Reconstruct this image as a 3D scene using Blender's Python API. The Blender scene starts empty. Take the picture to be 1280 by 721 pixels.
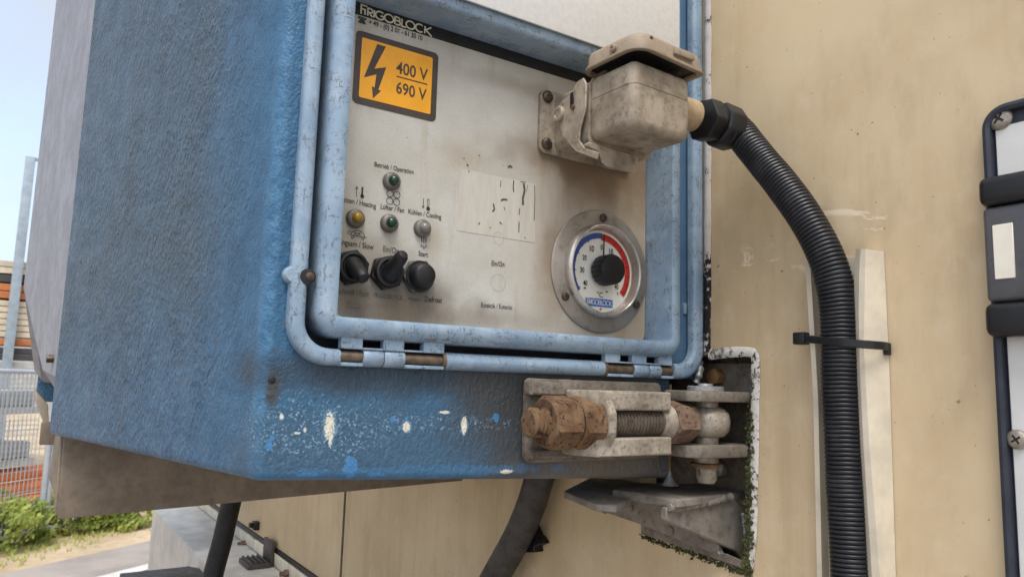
import bpy, bmesh, math, random
from math import sin, cos, pi, radians, tan, hypot, atan2
from mathutils import Vector, Matrix
random.seed(7)
S = bpy.context.scene
COL = S.collection

# ------------------------------------------------------------------ camera
FPX, CX, CY = 930.0, 640.0, 360.5
PITCH, ROLL, HEAD = radians(7.3), radians(1.7), radians(57.0)
FW = Vector((cos(HEAD)*cos(PITCH), sin(HEAD)*cos(PITCH), sin(PITCH)))
_r0 = Vector((sin(HEAD), -cos(HEAD), 0)); _u0 = _r0.cross(FW)
AI = _r0*cos(ROLL) + _u0*sin(ROLL)
AU = _u0*cos(ROLL) - _r0*sin(ROLL)
CAM = Vector((-0.3832, -0.4622, 1.70))
cd = bpy.data.cameras.new('camera'); cam = bpy.data.objects.new('camera', cd); COL.objects.link(cam)
M = Matrix.Identity(4)
for i in range(3):
    M[i][0], M[i][1], M[i][2], M[i][3] = AI[i], AU[i], -FW[i], CAM[i]
cam.matrix_world = M
cd.sensor_width = 36; cd.lens = FPX/1280*36
cd.clip_start = 0.02; cd.clip_end = 3000
cd.dof.use_dof = True; cd.dof.focus_distance = 0.62; cd.dof.aperture_fstop = 20
S.camera = cam

# ------------------------------------------------------------------ world, sun, exposure
SUN_AZ, SUN_EL = radians(238), radians(62)          # direction towards the sun, angle from +X towards +Y
w = bpy.data.worlds.new('World'); S.world = w; w.use_nodes = True
nt = w.node_tree; nt.nodes.clear()
sky = nt.nodes.new('ShaderNodeTexSky'); sky.sky_type = 'NISHITA'; sky.sun_disc = False
sky.sun_elevation = SUN_EL; sky.sun_rotation = pi/2 - SUN_AZ
sky.air_density = 1.0; sky.dust_density = 4.0; sky.ozone_density = 1.0
bg = nt.nodes.new('ShaderNodeBackground'); bg.inputs[1].default_value = 0.135
wo = nt.nodes.new('ShaderNodeOutputWorld')
tc = nt.nodes.new('ShaderNodeTexCoord'); cn = nt.nodes.new('ShaderNodeTexNoise'); cn.inputs['Scale'].default_value = 3.2; cn.inputs['Detail'].default_value = 7; cn.inputs['Roughness'].default_value = .6
cm = nt.nodes.new('ShaderNodeMapRange'); cm.interpolation_type = 'SMOOTHSTEP'
for i_, v_ in enumerate((.38, .66, .45, .9)): cm.inputs[i_+1].default_value = v_
cx_ = nt.nodes.new('ShaderNodeMix'); cx_.data_type = 'RGBA'; cx_.inputs[7].default_value = (1.7, 1.8, 1.95, 1)
nt.links.new(tc.outputs['Generated'], cn.inputs['Vector']); nt.links.new(cn.outputs['Fac'], cm.inputs[0]); nt.links.new(cm.outputs[0], cx_.inputs[0])
nt.links.new(sky.outputs[0], cx_.inputs[6]); nt.links.new(cx_.outputs[2], bg.inputs[0]); nt.links.new(bg.outputs[0], wo.inputs[0])
sd = bpy.data.lights.new('sun', 'SUN'); sd.energy = 0.75; sd.angle = radians(30); sd.color = (1, .99, .97)
so = bpy.data.objects.new('sun', sd); COL.objects.link(so); so.location = (-4, -7, 9)
_sd = Vector((cos(SUN_AZ)*cos(SUN_EL), sin(SUN_AZ)*cos(SUN_EL), sin(SUN_EL)))
so.rotation_euler = _sd.to_track_quat('Z', 'Y').to_euler()
vs = S.view_settings; vs.view_transform = 'Standard'; vs.look = 'None'; vs.gamma = 1; vs.use_curve_mapping = False
vs.exposure = 1.65

# ------------------------------------------------------------------ pixel -> place helpers (photo is 1280 x 721)
def ray(x, y): return FW + AI*((x-CX)/FPX) - AU*((y-CY)/FPX)
def PY(x, y, n=0.0):                                # on the plane y = -n (parallel to the cabinet's end face)
    d = ray(x, y); return CAM + d*((-n-CAM.y)/d.y)
def PX(x, y, X):                                    # on the plane x = X (parallel to the truck wall)
    d = ray(x, y); return CAM + d*((X-CAM.x)/d.x)
def PZ(x, y, Z):
    d = ray(x, y); return CAM + d*((Z-CAM.z)/d.z)
def PP(x, y, p0, nr):
    d = ray(x, y); return CAM + d*((Vector(p0)-CAM).dot(nr)/d.dot(nr))
NB = 0.022                                          # the cabinet's end face is the plane y = -NB; the control panel sits deeper, at y = 0
XW = 0.092                                          # the truck wall is the plane x = XW, facing -x

# ------------------------------------------------------------------ material helpers
def lin(r, g, b):
    f = lambda c: (c/255/12.92) if c/255 <= .04045 else ((c/255+.055)/1.055)**2.4
    return (f(r), f(g), f(b), 1)
class N:
    def __init__(s, name):
        s.m = bpy.data.materials.new(name); s.m.use_nodes = True
        s.t = s.m.node_tree; s.t.nodes.clear()
        s.o = s.n('ShaderNodeOutputMaterial'); s.b = s.n('ShaderNodeBsdfPrincipled')
        s.l(s.b.outputs[0], s.o.inputs[0]); s._pos = None; s._obj = None
    def n(s, k, **kw):
        x = s.t.nodes.new(k)
        for a, v in kw.items(): setattr(x, a, v)
        return x
    def l(s, a, b): s.t.links.new(a, b)
    def put(s, sock, v):
        if hasattr(v, 'links') or isinstance(v, bpy.types.NodeSocket): s.l(v, sock)
        else: sock.default_value = v
    def pos(s):
        if not s._pos: s._pos = s.n('ShaderNodeNewGeometry').outputs['Position']
        return s._pos
    def mapped(s, scale=(1, 1, 1), rot=(0, 0, 0), vec=None):
        m = s.n('ShaderNodeMapping'); s.l(vec or s.pos(), m.inputs[0])
        m.inputs[2].default_value = rot; m.inputs[3].default_value = scale
        return m.outputs[0]
    def noise(s, scale, detail=3, rough=.55, vec=None, dist=0):
        x = s.n('ShaderNodeTexNoise'); s.l(vec or s.pos(), x.inputs['Vector'])
        x.inputs['Scale'].default_value = scale; x.inputs['Detail'].default_value = detail
        x.inputs['Roughness'].default_value = rough; x.inputs['Distortion'].default_value = dist
        return x.outputs['Fac']
    def voro(s, scale, vec=None, feature='F1'):
        x = s.n('ShaderNodeTexVoronoi', feature=feature); s.l(vec or s.pos(), x.inputs['Vector'])
        x.inputs['Scale'].default_value = scale
        return x.outputs[0]
    def rng(s, v, a, b, c=0.0, d=1.0, smooth=True):
        x = s.n('ShaderNodeMapRange', interpolation_type='SMOOTHSTEP' if smooth else 'LINEAR')
        s.l(v, x.inputs[0])
        for i, q in enumerate((a, b, c, d)): x.inputs[i+1].default_value = q
        return x.outputs[0]
    def math(s, op, a, b=0.0, c=0.0):
        x = s.n('ShaderNodeMath', operation=op); s.put(x.inputs[0], a); s.put(x.inputs[1], b); s.put(x.inputs[2], c)
        return x.outputs[0]
    def mul(s, a, b): return s.math('MULTIPLY', a, b)
    def mix(s, fac, a, b):
        x = s.n('ShaderNodeMix', data_type='RGBA'); s.put(x.inputs[0], fac); s.put(x.inputs[6], a); s.put(x.inputs[7], b)
        return x.outputs[2]
    def blob(s, c, r, jag=.5, scale=60, soft=.5):   # a patch with a shape of its own: stains, wear, painted shadow
        v = s.n('ShaderNodeVectorMath', operation='SUBTRACT'); s.l(s.pos(), v.inputs[0]); v.inputs[1].default_value = c
        d = s.n('ShaderNodeVectorMath', operation='DIVIDE'); s.l(v.outputs[0], d.inputs[0]); d.inputs[1].default_value = r
        q = s.n('ShaderNodeVectorMath', operation='LENGTH'); s.l(d.outputs[0], q.inputs[0])
        k = s.math('MULTIPLY_ADD', s.noise(scale, 4), jag*2, s.math('SUBTRACT', q.outputs[1], jag))
        return s.rng(k, 1.0, 1.0-soft, 0, 1)
    def bump(s, h, strength=.3, dist=.001, prev=None):
        x = s.n('ShaderNodeBump'); s.l(h, x.inputs['Height']); x.inputs['Strength'].default_value = strength
        x.inputs['Distance'].default_value = dist
        if prev is not None: s.l(prev, x.inputs['Normal'])
        return x.outputs[0]
    def done(s, col, rough=.5, metal=0.0, normal=None, spec=None):
        s.put(s.b.inputs['Base Color'], col); s.put(s.b.inputs['Roughness'], rough); s.put(s.b.inputs['Metallic'], metal)
        if normal is not None: s.l(normal, s.b.inputs['Normal'])
        if spec is not None: s.b.inputs['Specular IOR Level'].default_value = spec
        return s.m
MATS = {}
def simple(name, rgb, rough=.5, metal=0, var=.12, scale=90, bump=.15, dark=None, spec=None):
    if name in MATS: return MATS[name]
    k = N(name); c = lin(*rgb); d = dark and lin(*dark) or tuple(x*(1-var*2.2) for x in c[:3])+(1,)
    nz = k.noise(scale, 5, .65)
    col = k.mix(k.rng(nz, .35, .7), c, d)
    MATS[name] = k.done(col, k.rng(nz, .3, .7, max(rough-.08, 0), min(rough+.1, 1)), metal,
                        k.bump(k.noise(scale*6, 3), bump, .0006) if bump else None, spec)
    return MATS[name]

# ------------------------------------------------------------------ mesh helpers
ORI = {}                                            # world origin of every object we make
def root(name, loc, label, cat, group=None):
    o = bpy.data.objects.new(name, None); COL.objects.link(o); o.location = loc; o.empty_display_size = .02
    ORI[o.name] = Vector(loc); o['label'] = label; o['category'] = cat
    if group: o['group'] = group
    return o
def obj(name, bm, mat, parent=None, smooth=40, label=None, cat=None, group=None, kind=None, base=None, uvs=False):
    me = bpy.data.meshes.new(name)
    bmesh.ops.recalc_face_normals(bm, faces=bm.faces[:])
    if parent is not None: org = ORI[parent.name]
    elif base is not None: org = Vector(base)
    else:
        xs = [v.co for v in bm.verts]
        org = Vector(((min(v.x for v in xs)+max(v.x for v in xs))/2, (min(v.y for v in xs)+max(v.y for v in xs))/2, min(v.z for v in xs)))
    bmesh.ops.translate(bm, verts=bm.verts[:], vec=-org)
    bm.to_mesh(me); bm.free()
    if smooth:
        me.shade_smooth(); me.set_sharp_from_angle(angle=radians(smooth))
    me.materials.append(mat)
    o = bpy.data.objects.new(name, me); COL.objects.link(o)
    ORI[o.name] = org
    if parent is not None: o.parent = parent
    else: o.location = org
    if label: o['label'] = label
    if cat: o['category'] = cat
    if group: o['group'] = group
    if kind: o['kind'] = kind
    return o
def B(): return bmesh.new()
def bev(bm, wd, seg=2, geom=None, ang=None):
    ed = geom if geom is not None else [e for e in bm.edges if len(e.link_faces) == 2 and e.calc_face_angle(0) > (ang or .5)]
    bmesh.ops.bevel(bm, geom=ed, offset=wd, segments=seg, profile=.5, affect='EDGES', clamp_overlap=True)
def join(bm, other):
    me = bpy.data.meshes.new('tmp'); other.to_mesh(me); other.free(); bm.from_mesh(me); bpy.data.meshes.remove(me)
def box(a, b, bv=0, seg=2, bm=None):
    t = B(); a, b = Vector(a), Vector(b); c = (a+b)/2; d = b-a
    bmesh.ops.create_cube(t, size=1, matrix=Matrix.Translation(c) @ Matrix.Diagonal((abs(d.x), abs(d.y), abs(d.z), 1)))
    if bv: bev(t, bv, seg)
    if bm is None: return t
    join(bm, t); return bm
def prism(pts, ext, bv=0, seg=2, bm=None):          # polygon pts (3D, planar) extruded by vector ext
    t = B(); ext = Vector(ext)
    a = [t.verts.new(p) for p in pts]; b = [t.verts.new(Vector(p)+ext) for p in pts]
    n = len(pts)
    t.faces.new(a); t.faces.new(b[::-1])
    for i in range(n): t.faces.new((a[i], b[i], b[(i+1) % n], a[(i+1) % n]))
    bmesh.ops.recalc_face_normals(t, faces=t.faces[:])
    if bv: bev(t, bv, seg)
    if bm is None: return t
    join(bm, t); return bm
def flat(pts, bm=None):
    from mathutils.geometry import tessellate_polygon
    t = bm or B(); P = [Vector(p) for p in pts]; V = [t.verts.new(p) for p in P]
    if len(P) <= 4: t.faces.new(V)
    else:
        for tri in tessellate_polygon([P]): t.faces.new([V[i] for i in tri])
    return t
def frame_of(ax):
    ax = Vector(ax).normalized(); h = Vector((0, 0, 1)) if abs(ax.z) < .9 else Vector((1, 0, 0))
    u = h.cross(ax).normalized(); return u, ax.cross(u).normalized(), ax
def lathe(c, ax, prof, seg=40, bm=None, poly=None): # prof: (along, radius)
    t = bm or B(); u, v, ax = frame_of(ax); c = Vector(c); rings = []
    for h, r in prof:
        if r <= 1e-7: rings.append([t.verts.new(c+ax*h)])
        else: rings.append([t.verts.new(c+ax*h+(u*cos(2*pi*i/seg)+v*sin(2*pi*i/seg))*r) for i in range(seg)])
    for a, b in zip(rings, rings[1:]):
        for i in range(seg):
            j = (i+1) % seg
            if len(a) == 1 and len(b) == 1: continue
            if len(a) == 1: t.faces.new((a[0], b[i], b[j]))
            elif len(b) == 1: t.faces.new((a[i], b[0], a[j]))
            else: t.faces.new((a[i], b[i], b[j], a[j]))
    return t
def hexnut(c, ax, r, h, bv=.0008, turn=0, sides=6):
    u, v, ax = frame_of(ax); c = Vector(c)
    return prism([c+(u*cos(turn+2*pi*i/sides)+v*sin(turn+2*pi*i/sides))*r for i in range(sides)], ax*h, bv, 2)
def heavy_nut(c, ax, r, h, turn=0, m=48):            # hex nut whose end faces are turned to a cone, as real nuts are
    u, v, ax = frame_of(ax); c = Vector(c); bm = B(); rows = []
    ri = r*cos(pi/6)
    for t, cap in ((0, ri*.97), (.05, None), (.11, None), (.89, None), (.95, None), (1, ri*.97)):
        row = []
        for i in range(m):
            a_ = turn+2*pi*i/m; q = ((2*pi*i/m+1e-9) % (pi/3))-pi/6; hexr = ri/cos(q)
            lim = ri*.985+(r-ri*.985)*min(1, min(t, 1-t)/.10)
            row.append(bm.verts.new(c+ax*(h*t)+(u*cos(a_)+v*sin(a_))*min(hexr, lim if cap is None else cap)))
        rows.append(row)
    for a_, b_ in zip(rows, rows[1:]):
        for i in range(m): bm.faces.new((a_[i], a_[(i+1) % m], b_[(i+1) % m], b_[i]))
    bm.faces.new(rows[0][::-1]); bm.faces.new(rows[-1]); return bm
def catmull(pts, per=12):
    P = [Vector(p) for p in pts]; P = [P[0]*2-P[1]]+P+[P[-1]*2-P[-2]]; out = []
    for i in range(1, len(P)-2):
        for k in range(per):
            t = k/per; a, b, c, d = P[i-1:i+3]
            out.append(.5*((2*b)+(c-a)*t+(2*a-5*b+4*c-d)*t*t+(3*b-a-3*c+d)*t**3))
    out.append(P[-2]); return out
def resample(pts, step):
    out = [pts[0].copy()]; acc = 0
    for a, b in zip(pts, pts[1:]):
        L = (b-a).length; s = step-acc
        while s <= L: out.append(a+(b-a)*(s/L)); s += step
        acc = L-(s-step)
    return out
def tube(pts, rad, seg=16, bm=None, caps=True):     # rad: number or function of index
    t = bm or B(); pts = [Vector(p) for p in pts]; n = len(pts); prev = None; rings = []
    for i, p in enumerate(pts):
        d = (pts[min(i+1, n-1)]-pts[max(i-1, 0)]).normalized()
        if prev is None: u = frame_of(d)[0]
        else: u = (prev-d*prev.dot(d)).normalized()
        prev = u; v = d.cross(u); r = rad(i) if callable(rad) else rad
        rings.append([t.verts.new(p+(u*cos(2*pi*k/seg)+v*sin(2*pi*k/seg))*r) for k in range(seg)])
    for a, b in zip(rings, rings[1:]):
        for k in range(seg): t.faces.new((a[k], a[(k+1) % seg], b[(k+1) % seg], b[k]))
    if caps: t.faces.new(rings[0][::-1]); t.faces.new(rings[-1])
    return t
def rrect(x0, x1, z0, z1, r, seg=8):                # rounded rectangle (2D)
    rs = r if isinstance(r, (tuple, list)) else (r,)*4
    out = []
    for (cx, cz, a, q) in ((x1-rs[0], z1-rs[0], 0, rs[0]), (x0+rs[1], z1-rs[1], pi/2, rs[1]), (x0+rs[2], z0+rs[2], pi, rs[2]), (x1-rs[3], z0+rs[3], 1.5*pi, rs[3])):
        for i in range(seg+1):
            t = a+pi/2*i/seg; out.append((cx+q*cos(t), cz+q*sin(t)))
    return out
def sweep(path, prof, closed=True, bm=None):        # path 2D (x,z) ccw; prof: (inward offset, n) -> bar standing out of the y=0 face
    t = bm or B(); n = len(path); rows = []
    for i in range(n):
        p = Vector(path[i]); a = Vector(path[i-1] if (closed or i) else path[0]); b = Vector(path[(i+1) % n] if (closed or i < n-1) else path[-1])
        d = Vector((0, 0))
        if (p-a).length > 1e-9: d += (p-a).normalized()
        if (b-p).length > 1e-9: d += (b-p).normalized()
        d.normalize(); nr = Vector((-d.y, d.x))
        k = 1.0
        if (p-a).length > 1e-9 and (b-p).length > 1e-9:
            c = (p-a).normalized().dot((b-p).normalized()); k = 1/max(math.sqrt((1+c)/2), .5)
        rows.append([t.verts.new((p.x+nr.x*o*k, -h, p.y+nr.y*o*k)) for o, h in prof])
    m = len(prof)
    for i in range(n if closed else n-1):
        a, b = rows[i], rows[(i+1) % n]
        for j in range(m): t.faces.new((a[j], a[(j+1) % m], b[(j+1) % m], b[j]))
    if not closed: t.faces.new(rows[0]); t.faces.new(rows[-1][::-1])
    return t
def rbar(wd, n0, n1, r=.004, seg=4):                # profile: bar of width wd with rounded front edges
    out = [(0, n0)]
    for i in range(seg+1): a = pi-pi/2*i/seg; out.append((r+r*cos(a), n1-r+r*sin(a)))
    for i in range(seg+1): a = pi/2-pi/2*i/seg; out.append((wd-r+r*cos(a), n1-r+r*sin(a)))
    out.append((wd, n0)); return out
def text_bm(s, p0, p1, n, fat=0.0, sy=1.0, plane=None):
    """flat lettering on the end face: p0,p1 = world points of the left and right end of the base line"""
    cu = bpy.data.curves.new('t', 'FONT'); cu.body = s; cu.offset = fat; cu.resolution_u = 3
    o = bpy.data.objects.new('t', cu); COL.objects.link(o)
    dg = bpy.context.evaluated_depsgraph_get(); me = bpy.data.meshes.new_from_object(o.evaluated_get(dg))
    t = B(); t.from_mesh(me)
    bpy.data.objects.remove(o); bpy.data.curves.remove(cu); bpy.data.meshes.remove(me)
    xs = [v.co.x for v in t.verts]; a, b = min(xs), max(xs); k = (p1.x-p0.x)/(b-a)
    for v in t.verts:
        f = (v.co.x-a)/(b-a); v.co = Vector((p0.x+(v.co.x-a)*k, -n, p0.z+(p1.z-p0.z)*f+v.co.y*k*sy))
    return t
def ribbon(lines, wd, tf, bm=None):                 # thick 2D polylines -> flat strokes; tf(x,y,i) -> 3D
    t = bm or B(); q = 0
    for pl in lines:
        n = len(pl); L = []; R = []
        closed = n > 3 and hypot(pl[0][0]-pl[-1][0], pl[0][1]-pl[-1][1]) < 1e-9
        for i in range(n):
            p = Vector(pl[i]); a = Vector(pl[i-1] if i else (pl[-2] if closed else pl[0])); b = Vector(pl[i+1] if i < n-1 else (pl[1] if closed else pl[-1]))
            d = Vector((0, 0))
            if (p-a).length > 1e-9: d += (p-a).normalized()
            if (b-p).length > 1e-9: d += (b-p).normalized()
            if d.length < 1e-6: d = (b-p)
            d.normalize(); k = 1.0
            if (p-a).length > 1e-9 and (b-p).length > 1e-9:
                c = (p-a).normalized().dot((b-p).normalized()); k = min(1/max(math.sqrt((1+c)/2), .4), 1.6)
            nr = Vector((-d.y, d.x))*(wd/2*k); L.append(p+nr); R.append(p-nr)
        vl = [t.verts.new(tf(v.x, v.y, q)) for v in L]; vr = [t.verts.new(tf(v.x, v.y, q)) for v in R]
        for i in range(n-1): t.faces.new((vl[i], vr[i], vr[i+1], vl[i+1]))
        q += 1
    return t
def arc(cx, cy, rx, ry, a0, a1, n=16): return [(cx+rx*cos(radians(a0+(a1-a0)*i/n)), cy+ry*sin(radians(a0+(a1-a0)*i/n))) for i in range(n+1)]

# ------------------------------------------------------------------ materials
def m_blue():
    k = N('hammered_blue_paint')
    big = k.noise(7, 4); mid = k.noise(45, 5, .65)
    col = k.mix(k.rng(mid, .3, .7), lin(52, 100, 134), lin(40, 83, 114))
    col = k.mix(k.mul(k.rng(big, .42, .62), .35), col, lin(58, 108, 140))
    sep = k.n('ShaderNodeSeparateXYZ'); k.l(k.pos(), sep.inputs[0])
    # film of road dirt on the slanted front, thin towards its corner and its lower edge
    front = k.rng(sep.outputs[1], -.02, .10)
    low = k.rng(sep.outputs[2], 1.66, 1.80)
    dirt = k.mul(front, k.math('MULTIPLY_ADD', low, .72, .14))
    dirt = k.mul(dirt, k.rng(k.noise(11, 5, .6), .2, .62, .6, 1))
    col = k.mix(dirt, col, lin(62, 79, 90))
    v = k.mapped((1, 1, .07)); run = k.rng(k.noise(42, 4, .6, v), .54, .72)
    col = k.mix(k.mul(run, k.mul(front, .28)), col, lin(56, 62, 64))
    # worn paler corner
    e = k.mul(k.blob((PY(338, 300, NB).x, -NB, 1.78), (.008, .013, .3), .35, 150, .6), k.rng(k.noise(90, 5, .7), .35, .6))
    col = k.mix(k.mul(e, .6), col, lin(84, 132, 168))
    # grime round the clamp bracket and hinge side, plus painted shadow under the hinge bar
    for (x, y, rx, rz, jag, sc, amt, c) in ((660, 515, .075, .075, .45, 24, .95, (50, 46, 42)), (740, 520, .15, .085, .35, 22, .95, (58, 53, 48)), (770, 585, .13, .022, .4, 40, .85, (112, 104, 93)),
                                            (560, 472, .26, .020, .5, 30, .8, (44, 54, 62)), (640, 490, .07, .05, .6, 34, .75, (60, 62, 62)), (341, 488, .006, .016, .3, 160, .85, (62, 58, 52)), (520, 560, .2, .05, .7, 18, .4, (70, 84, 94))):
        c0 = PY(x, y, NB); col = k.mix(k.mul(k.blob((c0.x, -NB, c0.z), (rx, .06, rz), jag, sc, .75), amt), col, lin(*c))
    # flecks of fresh blue low on the end face, and jagged chips down to the cream primer
    c = PY(395, 535, NB); bandm = k.blob((c.x, -NB, c.z), (.065, .03, .028), .4, 50, .7)
    c2 = PY(500, 530, NB); bandm = k.math('MAXIMUM', bandm, k.mul(k.blob((c2.x, -NB, c2.z), (.11, .03, .008), .4, 60, .7), .9))
    fl = k.rng(k.noise(560, 3, .65, None, .4), .575, .61)
    col = k.mix(k.mul(fl, k.mul(bandm, .8)), col, lin(134, 166, 190))
    c = PY(490, 592, NB); b3 = k.blob((c.x, -NB, c.z), (.14, .03, .005), .9, 110, .3)
    col = k.mix(k.mul(b3, .4), col, lin(60, 118, 162))
    for (x, y, a_, b_) in ((438, 584, .0045, .006), (436, 574, .002, .003), (620, 522, .0026, .003), (336, 556, .002, .004), (340, 548, .0016, .002), (490, 524, .0016, .002), (497, 527, .0012, .0014), (508, 525, .0012, .003), (385, 593, .008, .0012), (470, 593, .006, .0014)):
        c = PY(x, y, NB); col = k.mix(k.mul(k.blob((c.x, -NB, c.z), (a_, .03, b_), .95, 420, .1), .8), col, lin(66, 126, 178))
    for (x, y, a_, b_) in ((412, 533, .0034, .0080), (413, 546, .0013, .006), (508, 533, .0028, .0032), (580, 531, .0022, .0058), (633, 589, .0048, .0014), (352, 521, .0012, .0016), (556, 515, .0035, .0010), (371, 541, .0020, .0008), (381, 537, .0010, .0014)):
        c = PY(x, y, NB)
        rimm = k.blob((c.x, -NB, c.z), (a_*1.5, .03, b_*1.25), .75, 520, .2); core = k.blob((c.x, -NB, c.z), (a_*.92, .03, b_), .85, 640, .05)
        col = k.mix(k.mul(rimm, .6), col, lin(108, 142, 168)); col = k.mix(core, col, lin(212, 208, 190))
    v = k.mapped((1, 1, .55), (0.45, .3, 0))
    h = k.noise(300, 2.2, .5, v, .5); amp = k.mul(k.rng(k.noise(22, 3), .3, .7, .6, 1.15), k.math('MULTIPLY_ADD', front, .78, .22))
    h = k.mul(h, amp); fine = k.mul(k.noise(620, 2, .5, None, .3), k.math('MULTIPLY_ADD', front, -.07, .12)); h = k.math('ADD', h, fine)
    n = k.bump(h, 1.0, .0046); n = k.bump(k.noise(1300, 2), .12, .0005, n)
    return k.done(col, k.rng(mid, .3, .7, .34, .50), 0, n, .5)
MB = m_blue()
def m_frame():
    k = N('weathered_pale_blue_plastic')
    a = k.noise(26, 5, .6)
    col = k.mix(k.rng(a, .3, .72), lin(140, 161, 178), lin(116, 140, 162))
    v = k.mapped((1, 1, .28), (.2, .6, .1)); v2 = k.mapped((.3, 1, 1), (.1, -.5, .2))
    f = k.math('MAXIMUM', k.rng(k.noise(560, 4, .65, v, 1.2), .565, .61), k.rng(k.noise(520, 4, .65, v2, 1.2), .575, .62))
    f = k.mul(f, k.rng(k.noise(60, 4, .6), .40, .58))
    col = k.mix(k.mul(f, .8), col, lin(88, 82, 74))
    col = k.mix(k.mul(k.rng(k.noise(75, 4), .5, .72), .3), col, lin(178, 190, 204))
    return k.done(col, .38, 0, k.bump(f, .25, .0005, k.bump(k.noise(700, 3), .12, .0004)), .5)
MF = m_frame()
def m_plate():
    k = N('printed_cream_faceplate')
    a = k.noise(18, 5, .6); fine = k.noise(900, 3, .6)
    col = k.mix(k.rng(a, .3, .7), lin(189, 188, 180), lin(175, 172, 162))
    sep = k.n('ShaderNodeSeparateXYZ'); k.l(k.pos(), sep.inputs[0])
    rt = k.rng(sep.outputs[0], -.12, .05); rt = k.mul(rt, k.rng(k.noise(14, 5, .65), .25, .6, .45, 1))
    col = k.mix(k.mul(rt, .8), col, lin(158, 137, 108))
    v = k.mapped((1, 1, .12)); st = k.rng(k.noise(60, 4, .6, v), .52, .72)
    col = k.mix(k.mul(st, .35), col, lin(140, 118, 90))
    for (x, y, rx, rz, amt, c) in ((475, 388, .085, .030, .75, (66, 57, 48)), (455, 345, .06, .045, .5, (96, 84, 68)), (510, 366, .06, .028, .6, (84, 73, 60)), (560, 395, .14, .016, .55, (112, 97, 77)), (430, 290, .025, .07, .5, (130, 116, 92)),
                                   (720, 205, .10, .026, .75, (116, 96, 72)), (745, 228, .075, .035, .7, (122, 98, 70)), (690, 330, .025, .06, .6, (120, 92, 58)), (575, 200, .03, .02, .35, (150, 124, 88)),  # brown stains, with the plug's soft shadow painted in below it
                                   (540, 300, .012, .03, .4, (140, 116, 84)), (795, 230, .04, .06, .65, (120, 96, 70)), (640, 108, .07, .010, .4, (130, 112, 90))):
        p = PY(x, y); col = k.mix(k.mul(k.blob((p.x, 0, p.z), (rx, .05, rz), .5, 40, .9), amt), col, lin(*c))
    sp = k.rng(k.noise(620, 2, .5), .70, .73); col = k.mix(k.mul(sp, .6), col, lin(92, 80, 64))
    col = k.mix(k.mul(k.rng(fine, .4, .7), .18), col, lin(150, 140, 120))
    return k.done(col, .5, 0, k.bump(fine, .1, .0003), .35)
MP = m_plate()
def m_wall():
    k = N('dusty_beige_gelcoat')
    a = k.noise(5, 5, .6); b = k.noise(50, 6, .68); v = k.mapped((1, 1, .08)); st = k.noise(34, 5, .6, v)
    col = k.mix(k.rng(a, .32, .68), lin(207, 188, 154), lin(190, 168, 133))
    col = k.mix(k.mul(k.rng(st, .48, .72), .42), col, lin(164, 143, 112))
    col = k.mix(k.mul(k.rng(b, .48, .75), .4), col, lin(210, 197, 173))
    col = k.mix(k.mul(k.rng(k.noise(16, 6, .7, k.mapped((1, 1, .4))), .5, .68), .3), col, lin(160, 141, 114))
    # scuffed pale scratches between the hose and the channel
    sc = k.rng(k.noise(40, 4, .6, k.mapped((1, .35, 1)), 1.4), .56, .63); c = PX(960, 330, XW)
    z = k.math('MAXIMUM', k.blob((XW, c.y, c.z-.0), (.1, .07, .03), .4, 30, .7), k.mul(k.blob((XW, PX(1060, 290, XW).y, PX(1060, 290, XW).z), (.1, .05, .05), .4, 30, .7), 1))
    col = k.mix(k.mul(sc, k.mul(z, .85)), col, lin(226, 210, 182))
    dots = k.rng(k.noise(330, 2, .5), .74, .77); col = k.mix(k.mul(dots, .7), col, lin(110, 88, 60))
    dots = k.rng(k.noise(150, 2, .5), .755, .775); col = k.mix(k.mul(dots, .6), col, lin(92, 74, 54))
    # soot edge left of the hinge opening and dark run-off at the joint with the cabinet
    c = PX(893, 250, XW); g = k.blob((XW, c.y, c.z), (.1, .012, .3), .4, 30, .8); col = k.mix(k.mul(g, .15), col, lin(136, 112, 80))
    return k.done(col, k.rng(b, .3, .7, .5, .66), 0, k.bump(b, .12, .0012, k.bump(k.noise(500, 3), .06, .0004)), .3)
MW = m_wall()
def m_dirtysteel(name, c1, c2, c3, rough=.6, metal=.15, sc=70, bs=.5, sp=.6):
    k = N(name); a = k.noise(sc, 6, .68); b = k.noise(sc*4, 4, .65); big = k.noise(sc*.3, 3)
    col = k.mix(k.rng(a, .34, .66), lin(*c1), lin(*c2)); col = k.mix(k.mul(k.rng(b, .52, .7), sp), col, lin(*c3))
    col = k.mix(k.mul(k.rng(big, .5, .7), .3), col, lin(*c3))
    return k.done(col, k.rng(a, .3, .7, rough-.1, rough+.12), metal, k.bump(b, bs, .0008, k.bump(a, bs*.6, .0012)), .3)
M_BRK = m_dirtysteel('dirty_galvanised_steel', (132, 124, 113), (106, 98, 88), (80, 72, 63))
M_YOKE = m_dirtysteel('dusty_cast_steel', (172, 163, 148), (138, 128, 113), (94, 86, 75), .65, .1)
M_SLATE = m_dirtysteel('slate_grey_steel', (138, 132, 123), (116, 110, 102), (92, 86, 78), .6, .2, 40)
M_UNDER = m_dirtysteel('mud_brown_plate', (134, 122, 106), (116, 104, 90), (92, 82, 70), .7, .0, 36, .35, .2)
M_ZAMAK = m_dirtysteel('dirt_caked_alloy', (170, 158, 140), (130, 119, 103), (80, 74, 68), .52, .1, 42, .35, .42)
M_CAP = m_dirtysteel('taupe_dirty_plastic', (156, 141, 122), (144, 129, 110), (126, 112, 95), .55, .0, 40, .12)
M_COWL = m_dirtysteel('dull_grey_cast_cowl', (148, 150, 156), (138, 139, 145), (126, 125, 128), .6, .1, 26, .25)
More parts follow.
